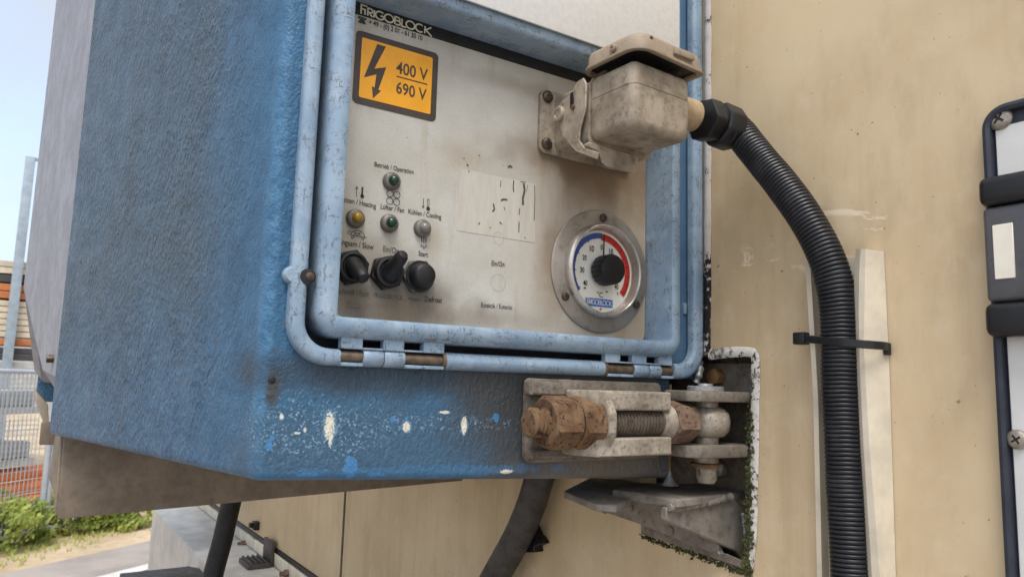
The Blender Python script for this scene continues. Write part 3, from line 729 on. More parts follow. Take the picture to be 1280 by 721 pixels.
T('400 V', (495, 91), (534.5, 101.5), M_STKB, .014, 1.2, stk, NP+.0008); T('690 V', (495, 116), (533, 126), M_STKB, .014, 1.2, stk, NP+.0008)
q = [zp(*p) for p in ((383, 380), (538, 426))]; zq = (q[0].z+q[1].z)/2
obj('fraction_bar', flat([(q[0].x, -NP-.0008, zq-.0004), (q[1].x, -NP-.0008, zq-.0004), (q[1].x, -NP-.0008, zq+.0004), (q[0].x, -NP-.0008, zq+.0004)]), M_STKB, stk, 0)
# labels
T('Betrieb / Operation', (468, 208), (517, 217.8)); T('Heizen / Heating', (424, 251), (470, 260.5)); T('L\u00fcfter / Fan', (475.8, 260.8), (505, 266))
T('K\u00fchlen / Cooling', (510.4, 266.8), (551.5, 274)); T('Langsam / Slow', (421, 304.5), (467, 312)); T('Ein/On', (478.7, 314), (498.5, 317.2), M_INKF)
T('Start', (523, 319.5), (535, 321.4)); T('Schnell / Fast', (421, 366.5), (461, 370.8), M_INKF); T('FRIGOBLOCK', (467, 371.5), (503.7, 375), M_INKF)
T('Abtauen / ', (509.5, 375.2), (528, 376.6), M_INKF); T('Defrost', (531, 376.8), (552.5, 378.6)); T('Ein/On', (614.5, 331.8), (630.6, 333.5), fat=.01); T('Eutektik / Eutectic', (601.3, 383.5), (640.4, 386.8), fat=.004)
# symbols
def S_(lines, c, k, wd, mat=M_INK, name='printed_symbol'):
    p = PY(*c, NP)
    return obj(name, ribbon([[(x*k, y*k) for x, y in l] for l in lines], wd, lambda x, y, i: inkf(p.x+x, p.z+y, i, NP+.0003)), mat, plate, 0)
mm = .001
S_([arc(sx*1.75, sz*1.75, 1.6, 1.6, 0, 360, 18) for sx in (-1, 1) for sz in (-1, 1)], (491.5, 247.5), mm*1.45, .00040, name='fan_symbol')
S_([[(0, -2.8), (0, 2.9)], [(-.7, 1.7), (0, 3.0), (.7, 1.7)]], (445.5, 240), mm*1.2, .00042, name='arrow_symbol')
S_([[(0, -2), (0, 3.1)]], (452.6, 240.8), mm*1.2, .0013, name='thermometer_symbol'); S_([arc(0, 0, .7, .7, 0, 360, 12)], (452.6, 245.6), mm, .0013, name='thermometer_symbol')
S_([[(0, 3), (0, -2.9)], [(-.7, -1.7), (0, -3.0), (.7, -1.7)]], (529, 254), mm*1.15, .00040, name='arrow_symbol')
S_([[(-.6, -2), (-.6, 3), (.6, 3), (.6, -2), (-.6, -2)]], (535, 255), mm*1.1, .00034, name='thermometer_symbol'); S_([arc(0, 0, .75, .75, 0, 360, 12)], (535, 261), mm, .0014, name='thermometer_symbol')
S_([[(x, 2.6), (x, -.6)] for x in (-1.5, 0, 1.5)], (529.5, 302), mm*1.1, .0006, name='defrost_symbol')
S_([[(x, z+.9)]+arc(x, z, .55, .6, 60, -240, 10)+[(x, z+.9)] for x, z in ((-1.6, 0), (0, -.9), (1.6, 0))], (529.5, 308), mm*1.1, .00028, name='defrost_symbol')
S_([arc(0, 0, 3.6, 2.5, -10, 190, 18)+[(3.55, -.43)], [(-2.2, -.4), (-1.4, 1.1), (-2.2, 2.0)], [(-1.4, 1.1), (.8, 1.2), (1.6, 2.1)], [(.8, 1.2), (1.4, -.4)], [(-1.4, 1.1), (-.4, -.4), (.8, 1.2)],
    arc(-4.4, .9, 1.0, .8, 0, 360, 10), [(3.5, 0), (5.0, -.5), (3.4, -.7)], [(-3, -.6), (-3.3, -1.7), (-2.2, -1.7), (-2, -.6)], [(2, -.6), (2.2, -1.7), (3.2, -1.7), (3.0, -.6)]], (447, 294.5), mm*1.3, .00034, name='tortoise_symbol')
S_([[(-4, -1.6), (3.6, -1.6)]+arc(1.4, -.2, 2.4, 1.3, -30, 160, 12)+[(-3, 0)]+arc(-3.4, .8, .8, .7, -60, 220, 10)+[(-4, -1.6)], [(-3, 1.5), (-1.6, 3), (-2.4, 1.2)]], (442, 381), mm*1.15, .0003, M_INKF, 'hare_symbol')
def ring_(c, r, mat, wd): S_([arc(0, 0, r, r, 0, 360, 36)], c, 1, wd, mat, 'printed_circle')
ring_((622.5, 353.5), .0063, simple('ghost_print', (150, 140, 122), .6, 0, .1, 300, 0), .00020); ring_((623, 298), .0046, simple('ghost_print', (150, 140, 122)), .00018)
# pale residue of a torn label and its flakes
pp = [PY(*p, NP) for p in ((573, 213), (670, 228), (668, 301), (573, 291))]
xa, xb, za, zb = (pp[0].x+pp[3].x)/2, (pp[1].x+pp[2].x)/2, (pp[2].z+pp[3].z)/2, (pp[0].z+pp[1].z)/2
def m_res():
    k = N('torn_label_residue'); a_ = k.noise(160, 4, .65, k.mapped((1, 1, .15))); b_ = k.noise(40, 4)
    return k.done(k.mix(k.rng(a_, .4, .7), lin(188, 185, 174), lin(178, 173, 159)), k.rng(b_, .3, .7, .45, .6), 0, k.bump(a_, .2, .0004), .3)
obj('label_residue', box((xa, -NP-.00022, za), (xb, -NP-.00002, zb)), m_res(), plate, 0)
bm = B(); zf = lambda x, y: PY(560+x/3.4357, 190+y/3.4333, NP+.0006)
for pl_, wd in ((((326, 135), (330, 165), (322, 200), (323, 228)), 9), (((373, 142), (374, 200), (371, 295)), 3.2), (((283, 122), (281, 150), (283, 172)), 5), (((228, 122), (226, 150)), 3), (((309, 240), (306, 270)), 3.5), (((306, 300), (305, 345)), 4), (((196, 222), (200, 246), (192, 256)), 6), (((228, 208), (240, 203), (256, 206)), 7),
             (((258, 64), (268, 60), (277, 66)), 7), (((82, 52), (88, 60)), 6), (((131, 312), (138, 302)), 4), (((222, 300), (233, 310)), 4), (((88, 80), (92, 88)), 4), (((312, 128), (335, 131)), 3), (((344, 140), (338, 170)), 2), (((241, 235), (245, 250)), 3), (((67, 30), (72, 26)), 3), (((132, 12), (138, 18)), 3), (((330, 365), (334, 370)), 4), (((180, 322), (184, 326)), 4)):
    P = [zf(*p) for p in pl_]; s_ = (zf(100+wd, 100)-zf(100, 100)).length
    ribbon([[(p.x, p.z) for p in P]], s_, lambda x, y, i: Vector((x, -NP-.0004, y)), bm)
obj('label_flakes', bm, M_PATCHD, plate, 0, kind='stuff')
# indicator lamps
for c, lm, lb in (((492, 225), M_GRN, 'green operation lamp'), ((446.5, 271.5), M_YEL, 'yellow heating lamp'), ((489, 277.5), M_GRN, 'green fan lamp'), ((530.5, 284), M_CLR, 'clear cooling lamp')):
    p = PY(c[0], c[1]+.8, NP+.0042); p.y = -NP+.0004
    bz_ = obj('indicator_lamp', lathe(p, (0, -1, 0), ((0, .0063), (.0026, .0063), (.0036, .0058), (.0043, .0046), (.0046, .0036), (.0046, 0)), 32), M_BEZEL, panel, label=lb)
    obj('lens', lathe(p+Vector((0, -.0042, 0)), (0, -1, 0), ((0, .0036), (.0022, .0035), (.0036, .0026), (.0043, .0013), (.0045, 0)), 28), lm, bz_)
# switches
def switch(c, tilt, kind, lb):
    p = PY(c[0], c[1], NP+.006); p.y = -NP+.0003
    nut = obj('push_button' if kind == 'push' else 'toggle_switch', hexnut(p, (0, -1, 0), .0122, .0052, .0007, .3 if kind != 'push' else .1), M_RUB if kind != 'push' else simple('grey_plated_nut', (108, 106, 104), .4, .6, .2, 200, .15), panel, label=lb)
    if kind == 'push':
        obj('washer', lathe(p+Vector((0, -.0052, 0)), (0, -1, 0), ((0, .0108), (.001, .0106), (.001, 0)), 32), M_RUB, nut)
        obj('button_cap', lathe(p+Vector((0, -.0060, 0)), (0, -1, 0), ((0, .0088), (.0045, .0086), (.0078, .0074), (.0088, .0060), (.0088, 0)), 36), M_RUB, nut)
        return
    obj('boot_collar', lathe(p+Vector((0, -.0051, 0)), (0, -1, 0), ((0, .0106), (.0012, .0104), (.0034, .0096), (.0038, .0082), (.0026, .0068), (.0026, 0)), 36), M_RUB, nut)
    ax = Vector((tilt[0], -1, tilt[1])).normalized()
    obj('boot', lathe(p+Vector((0, -.0072, 0)), ax, ((-.001, .0064), (.003, .0056), (.008, .0049), (.014, .0046), (.0172, .0042), (.0192, .0030), (.020, 0)), 30), M_RUB, nut)
switch((441.5, 333.5), (.05, -.55), 'toggle', 'slow and fast toggle switch tilted down')
switch((486.5, 340), (.12, .62), 'toggle', 'on toggle switch tilted up')
switch((526, 345), None, 'push', 'black start push button')

# ================================================================== TEMPERATURE DIAL
c = PY(752, 339, NP+.002); c.y = -NP
dial = root('temperature_dial', c-Vector((0, 0, .05)), 'round steel temperature dial with red and blue scale and black knob', 'temperature dial')
obj('flange', lathe(c+Vector((0, .0004, 0)), (0, -1, 0), ((0, .0495), (.0018, .0497), (.0028, .0485), (.0030, .0400), (.0036, .0388), (.0036, .0370)), 72), M_STEEL, dial)
obj('bezel', lathe(c, (0, -1, 0), ((.002, .0386), (.0055, .0384), (.0080, .0378), (.0094, .0364), (.0096, .0352), (.0086, .0342), (.0020, .0330), (.0008, .0328)), 72), M_CHROME, dial)
ND = NP+.0012
face = obj('dial_face', lathe(c+Vector((0, .0002, 0)), (0, -1, 0), ((0, .0331), (.0012, .0331), (.0012, 0)), 64), M_DIALF, dial)
def DF(x, z, n=0): return Vector((c.x+x, -ND-.0002-n, c.z+z))
def band(a0, a1, r0, r1, mat, name):
    bm = B(); n = 40; A_ = [radians(90-(a0+(a1-a0)*i/n)) for i in range(n+1)]
    i_ = [bm.verts.new(DF(r0*cos(t), r0*sin(t))) for t in A_]; o_ = [bm.verts.new(DF(r1*cos(t), r1*sin(t))) for t in A_]
    for k in range(n): bm.faces.new((i_[k], i_[k+1], o_[k+1], o_[k]))
    obj(name, bm, mat, face, 0)
band(0, 128, .0252, .0308, M_RED, 'red_scale'); band(-128, 0, .0266, .0312, M_BLUE2, 'blue_scale')
bm = B(); SP = 31.0
for v in range(-40, 41):
    t = radians(90-v*SP/10); r0 = .0255 if v % 10 == 0 else (.0262 if v % 5 == 0 else .0272); wd = .00022 if v % 5 else .00034
    d = Vector((cos(t), sin(t))); s_ = Vector((-d.y, d.x))*wd
    bm.faces.new([bm.verts.new(DF(d.x*r+s_.x*k, d.y*r+s_.y*k, .0002)) for r, k in ((r0, -1), (.0308, -1), (.0308, 1), (r0, 1))])
obj('tick_marks', bm, simple('dark_tick', (88, 22, 20), .5, 0, 0, 50, 0), face, 0)
def dtext(s, x, z, h, mat=M_INK, fat=.0, wd=None, sy=1.35, name='dial_number'):
    w_ = wd or h*.62*len(s)
    obj(name, text_bm(s, DF(x-w_/2, z), DF(x+w_/2, z), ND+.0005, fat, sy), mat, face, 0)
for v in (-40, -30, -20, -10, 0, 10, 20, 30, 40):
    t = radians(90-v*SP/10); dtext(str(abs(v)), .0196*cos(t), .0196*sin(t)-.0020, .0042, wd=.0042 if v else .0021, fat=.012)
dtext('\u00b0C', -.001, -.0212, .0045, wd=.0062, sy=1.0); dtext('+', .0175, -.0185, .003, wd=.002); dtext('-', -.0165, -.0178, .003, wd=.0022); dtext('-', .006, -.0185, .003, wd=.002)
obj('name_plate', flat([DF(x, z, .0001) for x, z in ((-.0155, -.0287), (.0125, -.0287), (.0125, -.0223), (-.0155, -.0223))]), M_BLUE2, face, 0)
logo_obj(c.x-.0142, c.x+.0115, c.z-.0272, .0036, M_DIALF, face, ND+.0006, .00048)
obj('index_mark', flat([DF(x, z, .0002) for x, z in ((-.0015, -.0312), (.0015, -.0312), (0, -.0293))]), M_RED, face, 0)
tn = radians(90-1.5)
bm = B(); d = Vector((cos(tn), sin(tn))); s_ = Vector((-d.y, d.x))
prism([DF(d.x*r+s_.x*k, d.y*r+s_.y*k, .002) for r, k in ((.004, -.0006), (.029, -.0003), (.029, .0003), (.004, .0006))], (0, -.0008, 0), bm=bm)
obj('needle', bm, M_BLACK, face, 0)
bm = B(); prof = ((0.002, .0118), (.003, .0124), (.0145, .0122), (.0162, .0112), (.0165, .0098), (.0165, 0)); seg = 72
kb = Vector((c.x, -ND, c.z)); rings = []
for h_, r in prof:
    rings.append([bm.verts.new(kb+Vector((cos(2*pi*i/seg)*rr, -h_, sin(2*pi*i/seg)*rr))) for i in range(seg) for rr in [r*(1-.045*(i % 4 in (0,)) if r > .0115 else 1)]] if r else [bm.verts.new(kb+Vector((0, -h_, 0)))])
for a_, b_ in zip(rings, rings[1:]):
    for i in range(seg):
        j_ = (i+1) % seg
        bm.faces.new((a_[i], a_[j_], b_[j_], b_[i]) if len(b_) > 1 else (a_[i], a_[j_], b_[0]))
obj('knob', bm, M_BLACK, dial, 30)
def cross_head(p, ax, r, h, mat, parent, turn=.4, name='screw'):
    u, v, ax = frame_of(ax); p = Vector(p)
    s = obj(name, lathe(p, ax, ((0, r), (h*.5, r), (h*.85, r*.82), (h, r*.5), (h, 0)), 28), mat, parent)
    bm = B()
    for k in (0, 1):
        a_ = turn+k*pi/2; d = u*cos(a_)+v*sin(a_); e = ax.cross(d); o_ = p+ax*(h+.00004+k*.00003)
        flat([o_+d*r*.52+e*r*.11, o_+d*r*.52-e*r*.11, o_-d*r*.52-e*r*.11, o_-d*r*.52+e*r*.11], bm)
    if parent is not None and parent.parent is None: obj('cross_slot', bm, simple('slot_dark', (34, 28, 24), .8, 0, .1, 100, 0), s, 0)
    else: bm.free()
    return s
for t in (90, 213, 327):
    cross_head(c+Vector((.0437*cos(radians(t)), -.0028, .0437*sin(radians(t)))), (0, -1, 0), .0033, .0022, M_SCREW, dial, random.random())

# ================================================================== POWER CONNECTOR
HN = .085                                           # hood centre distance from the panel
hc = Vector((-.0354, -HN, 1.8947)); hw, hd, hh = .0572, .0461, .0462; yaw = radians(2.9)
con = root('power_connector', (hc.x, -.003, hc.z-.03), 'dirt caked heavy duty power plug in its socket, cap flipped up', 'plug')
RZ = Matrix.Translation(hc) @ Matrix.Rotation(yaw, 4, 'Z')
def HL(x, n, z): return RZ @ Vector((x, -n, z))     # hood coordinates: x right, n out of the panel, z up
fl0, fl1 = PY(671, 191, NP), PY(674, 112, NP)
fx0, fz0, fz1 = fl0.x, fl0.z, fl1.z; fx1 = fx0+.094
bm = prism([(x, -NP, z) for x, z in rrect(fx0, fx1, fz0, fz1, .006, 6)], (0, -.0035, 0), .0008, 2)
obj('mounting_flange', bm, M_ZAMAK, con)
for p in ((685.5, 120.5), (684.5, 179.5)):
    q = PY(*p, NP+.005); q.y = -NP-.0034; cross_head(q, (0, -1, 0), .0047, .0030, M_SCREW, con, random.random()*1.5)
# socket housing: loft from the flange to the mouth that takes the hood
def ring3(x0, x1, z0, z1, r, y, seg=5): return [Vector((x, y, z)) for x, z in rrect(x0, x1, z0, z1, r, seg)]
def loft(rings, bm=None, caps=True):
    t = bm or B(); V = [[t.verts.new(p) for p in r] for r in rings]; n = len(V[0])
    for a_, b_ in zip(V, V[1:]):
        for i in range(n): t.faces.new((a_[i], a_[(i+1) % n], b_[(i+1) % n], b_[i]))
    if caps: t.faces.new(V[0]); t.faces.new(V[-1][::-1])
    return t
mx0, mx1, mz0, mz1 = hc.x-hw/2-.0015, hc.x+hw/2+.001, hc.z-hh/2-.0035, hc.z+hh/2-.001
bm = loft([ring3(fx0+.014, fx1-.014, fz0+.004, fz1-.002, .006, -NP-.003), ring3(fx0+.015, fx1-.016, fz0+.004, fz1-.002, .006, -.020), ring3(mx0, mx1, mz0, mz1, .006, -.050), ring3(mx0, mx1, mz0, mz1, .006, -.066), ring3(mx0+.003, mx1-.003, mz0+.003, mz1-.003, .004, -.066)])
obj('socket_housing', bm, M_ZAMAK, con, 35)
# hood: two halves with a seam between
def hood_part(z0, z1, ins=0):
    k = 0
    r = []
    def rr(n, g, rad): return [HL(x, n, z) for x, z in rrect(-hw/2+g, hw/2-g, z0, z1, rad, 4)]
    return box((-hw/2, -hd/2, z0), (hw/2, hd/2, z1), 0)
def hood_box(z0, z1, e, top):
    bm = box((-hw/2+e, -hd/2+e, z0), (hw/2-e, hd/2-e, z1))
    v_ = [x for x in bm.edges if abs(x.verts[0].co.z-x.verts[1].co.z) > .001]
    bev(bm, .0062, 4, v_)
    edge = [x for x in bm.edges if all(abs(v.co.z-(z1 if top else z0)) < 1e-6 for v in x.verts)]
    bev(bm, .0052, 4, edge)
    for v in bm.verts:                              # the sides lean in a little away from the seam
        t = abs(v.co.z-.004)/hh; v.co.x *= 1-.05*t; v.co.y *= 1-.05*t
        v.co = Matrix.Translation(hc) @ Matrix.Rotation(yaw, 4, 'Z') @ v.co
    return bm
zsm = .0058
hood = obj('hood', hood_box(zsm+.0003, hh/2, 0, True), M_ZAMAK, con, 40)
obj('lower_shell', hood_box(-hh/2, zsm-.0003, -.0003, False), M_ZAMAK, hood, 40)
obj('seam', hood_box(zsm-.001, zsm+.001, .0007, True), M_SCREW, hood, 40)
# locking lever: side plate plus thumb tab below
lx = hc.x-hw/2-.004
pts = [PX(x, y, lx) for x, y in ((697, 137), (704, 127), (716, 118), (722, 104), (731, 98), (735, 105), (734, 135), (727, 162), (726, 176), (733, 186), (750, 191), (748, 200), (722, 190), (706, 172), (702, 158))]
lev = obj('locking_lever', prism(pts, (-.0018, 0, 0), .0005, 1), M_ZAMAK, con, 30)
q = PX(699.5, 143, lx-.002)
obj('lever_pivot', lathe(q+Vector((.004, 0, 0)), (-1, 0, 0), ((0, .0060), (.0056, .0060), (.0064, .0052), (.0064, .0034), (.0058, .003), (.0058, 0)), 28), M_ZAMAK, lev)
q = PX(716, 132, lx-.0021); obj('lever_slot', box((lx-.0026, q.y-.0012, q.z-.0012), (lx-.0018, q.y+.003, q.z+.010), .0003, 1), M_BLACK, lev)
q = PX(716.5, 134, lx-.0021); obj('rust_spot', lathe(q+Vector((.0002, 0, 0)), (-1, 0, 0), ((0, .0022), (.0014, .0018), (.0018, 0)), 12), M_RUST, lev)
ln = .068
tp_ = [PY(x, y, ln) for x, y in ((728, 182), (748, 190), (751, 203), (757, 208.5), (788, 217), (794, 215), (797, 207), (796, 196), (760, 186), (735, 178))]
obj('thumb_tab', prism(tp_, (0, -.0018, 0), .0005, 1), M_ZAMAK, lev, 30)
q0_, q1_ = PX(740, 106, lx+.012), PX(757, 77, lx+.012)
# cap arm
d = (q1_-q0_).normalized(); s_ = Vector((0, d.z, -d.y))*.0042
obj('cap_arm', prism([q0_-d*.006+s_, q1_+d*.004+s_, q1_+d*.004-s_, q0_-d*.006-s_], (.0035, 0, 0), .0008, 2), M_ZAMAK, con, 30)
# flipped up cap: shallow rounded tray, hollow below, tipped a little
cw, cdp, ch = .0665, .058, .0132
CM = RZ @ Matrix.Translation((.0002, -.0025, hh/2+.0026)) @ Matrix.Rotation(radians(2.0), 4, 'Y')
def cring(g, z, rad, n=6): return [CM @ Vector((x, y, z)) for x, y in rrect(-cw/2+g, cw/2-g, -cdp/2+g, cdp/2-g, (rad, rad, rad*1.25, rad*.6), n)]
bm = loft([cring(.0032, .0085, .008), cring(.0032, .0004, .008), cring(.0028, 0, .008), cring(.0004, 0, .010), cring(0, .0006, .0105), cring(0, .0018, .0105), cring(.0009, .0022, .010), cring(.0014, ch-.003, .0095), cring(.0024, ch-.0008, .009), cring(.0045, ch, .008)])
cap = obj('cap', bm, M_CAP, con, 50)
obj('cap_lip', loft([cring(-.0004, .0002, .0108), cring(-.0006, .0010, .011), cring(-.0004, .0020, .0108)], None, False), M_CAP, cap, 50)
obj('cap_hollow_shade', loft([cring(.0033, .0025, .008), cring(.0033, .0084, .008)]), M_RUB, cap, 50)  # black insert added to paint the shade inside the cap's hollow
v = CM @ Vector((cw*.17, -cdp/2+.0004, .0075)); obj('cap_catch', box(v-Vector((.011, .0022, .0022)), v+Vector((.008, .002, .0028)), .0006), M_CAP, cap)
v = CM @ Vector((-cw/2+.0008, -cdp*.08, .0066)); obj('cap_boss', lathe(v+Vector((.002, 0, 0)), (-1, 0, 0), ((0, .0030), (.0036, .0028), (.0042, .0021), (.0042, .0009), (.0032, .0009), (.0032, 0)), 22), M_CAP, cap)
v = CM @ Vector((-cw/2+.013, -cdp/2+.0016, ch-.0035)); obj('cap_dimple', lathe(v+Vector((0, .001, 0)), (0, -1, 0), ((0, .0018), (.0012, .0015), (.0014, 0)), 14), M_SCREW, cap)
# cable gland
gz = PY(884, 151, HN-.002).z; gx0 = hc.x+hw/2-.003
gc = Vector((gx0, -HN+.002, gz))
gl = obj('gland_neck', lathe(gc, (1, 0, 0), ((0, .0124), (.03, .0118), (.03, 0)), 40), simple('tan_gland_neck', (176, 154, 122), .5, .05, .15, 90, .15), con)
n1x = PY(880, 150, HN-.016).x-gx0; 
x1_, x2_, x3_ = [PY(q, 152, HN-.002).x-gx0 for q in (877, 894, 913)]
obj('gland_nut', hexnut(gc+Vector((x1_, 0, 0)), (1, 0, 0), .0170, x2_-x1_-.0030, .0014, .15), M_BLACK, gl)
obj('gland_collar', lathe(gc+Vector((x2_-.006, 0, 0)), (1, 0, 0), ((0, .0138), (.009, .0138)), 40), M_BLACK, gl)
gdir = Vector((1, -.12, -.14)).normalized()
obj('gland_cap_nut', hexnut(gc+Vector((x2_+.0012, 0, 0)), gdir, .0178, x3_-x2_, .0022, .5, 8), M_BLACK, gl)

# ================================================================== CORRUGATED CONDUIT
st = gc+gdir*(x3_+.001)
pxs = ((921, 163), (938, 183), (955, 204), (975, 228), (1000, 262), (1020, 295), (1034, 325), (1043, 355), (1048, 395), (1049.5, 430), (1050.5, 475), (1053, 530), (1056, 590), (1059.5, 650), (1063, 721), (1068, 800))
P = [gc+gdir*(x2_+.004)]
n = len(pxs)
X0 = st.x
for i, p in enumerate(pxs):
    t = min(i/8, 1); P.append(PX(*p, X0+.004+(XW-.0145-X0-.004)*t))
P.append(P[-1]+Vector((0, -.002, -.09))); P.append(P[-1]+Vector((0, 0, -.09)))
path_ = catmull(P, 16); CR = .0122; pitch = .0029; sub = 8
fine = resample(path_, pitch/sub)
i0 = int(.020/(pitch/sub))
prof_c = [0, .45, .95, 1, 1, 1, .95, .45]
def crad(i):
    if i < i0: return .0098
    return CR*(.915+.085*prof_c[(i-i0) % sub])+.00012*math.sin(i*.031)
obj('conduit', tube(fine, crad, 28), M_COND, None, 60, 'black corrugated conduit curving from the plug down the beige wall', 'conduit')

# ================================================================== CABLE CHANNEL + TIE
chn = root('cable_channel', PX(1065, 721, XW), 'ivory open cable channel on the beige wall around the conduit', 'cable channel')
def strip(rows, name, par):                         # rows: list of ((px,py,X) ...) cross sections from top to bottom
    bm = B(); V = [[bm.verts.new(PX(*q)) for q in r] for r in rows]; m = len(V[0])
    for a_, b_ in zip(V, V[1:]):
        for k in range(m): bm.faces.new((a_[k], a_[(k+1) % m], b_[(k+1) % m], b_[k]))
    bm.faces.new(V[0]); bm.faces.new(V[-1][::-1])
    return obj(name, bm, M_CHAN, par, 25)
def lerp(a_, b_, t): return a_+(b_-a_)*t
ysamp = (311, 340, 380, 433, 480, 560, 640, 721, 800, 920)
def interp(tab, y):
    for (y0, x0), (y1, x1) in zip(tab, tab[1:]):
        if y <= y1: return lerp(x0, x1, (y-y0)/(y1-y0))
    (y0, x0), (y1, x1) = tab[-2:]; return lerp(x0, x1, (y-y0)/(y1-y0))
tl = ((311, 1070), (340, 1068), (402, 1067), (520, 1071), (721, 1084)); tm = ((311, 1082), (433, 1079.5), (560, 1087), (721, 1100)); tr = ((311, 1105), (463, 1112), (721, 1120))
strip([((interp(tl, y), y, XW-.013), (interp(tl, y)+6, y, XW-.0165), (interp(tm, y), y, XW-.0165), (interp(tr, y), y+3, XW-.0006), (interp(tl, y)+12, y, XW-.0006)) for y in ysamp], 'right_flange', chn)
tl2 = ((318, 1006), (494, 1016.5), (721, 1021.5)); 
strip([((interp(tl2, y), y, XW-.012), (interp(tl2, y)+6, y, XW-.012), (interp(tl2, y)+16, y, XW-.0006), (interp(tl2, y)+9, y, XW-.0006)) for y in (319, 360, 420, 494, 600, 721, 800, 920)], 'left_flange', chn)
a_, b_ = PX(1022, 320, XW-.0009), PX(1090, 320, XW-.0009)
bm = B(); V = [[bm.verts.new(PX(interp(tl2, y)+14, y, XW-.0003)), bm.verts.new(PX(interp(tl2, y)+14, y, XW-.002)), bm.verts.new(PX(interp(tl, y)+14, y, XW-.002)), bm.verts.new(PX(interp(tl, y)+14, y, XW-.0003))] for y in (322, 360, 420, 494, 600, 721, 800, 920)]
for p, q in zip(V, V[1:]):
    for k in range(4): bm.faces.new((p[k], p[(k+1) % 4], q[(k+1) % 4], q[k]))
bm.faces.new(V[0]); bm.faces.new(V[-1][::-1])
obj('channel_back', bm, M_CHAN, chn, 25)
tie = root('cable_tie', PX(1053, 440, XW-.03), 'black cable tie strapping conduit and channel together', 'cable tie')
tp_ = [((1001, 423), .0125), ((1016, 424.2), .0205), ((1032, 426), .0262), ((1050, 428), .0287), ((1070, 429.5), .0262), ((1090, 431), .0205), ((1104, 432), .012), ((1111, 433), .004)]
cl = catmull([PX(*p, XW-o) for p, o in tp_], 6); bm = B(); rows = []
for i, p in enumerate(cl):
    dd = (cl[min(i+1, len(cl)-1)]-cl[max(i-1, 0)]).normalized(); up = Vector((0, 0, 1)); up = (up-dd*up.dot(dd)).normalized(); nn = dd.cross(up)
    if nn.x > 0: nn = -nn
    rows.append([bm.verts.new(p+up*.0027+nn*.0003), bm.verts.new(p+up*.0022+nn*.0011), bm.verts.new(p-up*.0022+nn*.0011), bm.verts.new(p-up*.0027+nn*.0003), bm.verts.new(p-up*.0025), bm.verts.new(p+up*.0025)])
for p, q in zip(rows, rows[1:]):
    for k in range(6): bm.faces.new((p[k], p[(k+1) % 6], q[(k+1) % 6], q[k]))
bm.faces.new(rows[0]); bm.faces.new(rows[-1][::-1])
obj('strap', bm, M_BLACK, tie, 30)
p = PX(1002, 423, XW-.013); obj('tie_head', box(p-Vector((.0045, .0052, .0044)), p+Vector((.003, .0046, .0044)), .0012), M_BLACK, tie)
p = PX(1109, 436, XW-.003); obj('tie_tail', box(p-Vector((.002, .0018, .004)), p+Vector((.002, .0018, .004)), .0006), M_BLACK, tie)

# ================================================================== CLAMP: YOKE, TIE ROD, HINGE
AN = NB+.031; az = PY(885, 527, AN).z
def ax_(px, py=527, n=AN): return PY(px, py, n).x
yk = root('clamp_yoke', PY(745, 576, NB+.004), 'dusty cast steel yoke welded low on the blue cabinet end', 'clamp')
NQ = NB+.006; y0p = PY(659, 474, NQ)
bm = prism([(x, -NB-.0002, z) for x, z in rrect(y0p.x, PY(826, 520, NQ).x, PY(700, 577, NQ).z, PY(700, 474, NQ).z, .005, 4)], (0, -.0068, 0), .0016, 2)
obj('base_plate', bm, M_BRK, yk)
def rough(bm, amt, cuts=2):
    bmesh.ops.subdivide_edges(bm, edges=bm.edges[:], cuts=cuts, use_grid_fill=True)
    for v in bm.verts: v.co += Vector((random.uniform(-1, 1), random.uniform(-1, 1), random.uniform(-1, 1)))*amt
    return bm
a_, b_ = PY(661, 494, NB+.014), PY(716, 475, NB+.014)
obj('weld_block', rough(box((a_.x, -NB-.016, a_.z), (b_.x, -NB-.0069, b_.z), .002), .0005, 1), M_BRK, yk)
a_, b_ = PY(663, 575, NB+.012), PY(716, 561, NB+.012)
obj('weld_block', rough(box((a_.x, -NB-.013, a_.z), (b_.x, -NB-.0069, b_.z), .002), .0005, 1), M_BRK, yk)
NA = NB+.043
for (x0_, x1_, yt, yb, sl) in ((744, 841, 489, 513, 1), (742, 842, 547, 570, -1)):
    p0, p1 = PY(x0_, yb, NA), PY(x1_, yt, NA); xa_, xb_ = p0.x, p1.x
    z0_, z1_ = PY(790, yb, NA).z, PY(790, yt, NA).z
    zc = .003*sl
    pts = [(xa_-.004, -NB-.0073), (xa_-.004, -NB-.026), (xa_+.004, -NA), (xb_-.002, -NA), (xb_, -NA+.003), (xb_, -NB-.0073)]
    bm = prism([(x, y, z0_) for x, y in pts], (0, 0, z1_-z0_), .0014, 2); obj('arm', rough(bm, .00025, 1), M_YOKE, yk, 35)
xcp = ax_(752)
bm = prism([(xcp-.007, -NB-.0071-n_, az+z_) for n_, z_ in ((0, .022), (.020, .022), (.035, .017), (.041, .008), (.041, -.008), (.035, -.017), (.020, -.022), (0, -.022))], (.007, 0, 0), .002, 2)
obj('end_wall', rough(bm, .0003, 1), M_YOKE, yk, 35)
xr0, xr1 = ax_(820), ax_(832)
obj('guide_collar', lathe((xr0, -AN, az), (1, 0, 0), ((0, 0), (0, .0105), (xr1-xr0-.003, .0135), (xr1-xr0, .0135), (xr1-xr0, 0)), 36), M_YOKE, yk)
rod = root('tie_rod', (ax_(745), -AN, az-.018), 'rusty threaded tie rod with heavy hex nuts and an eye end', 'threaded rod')
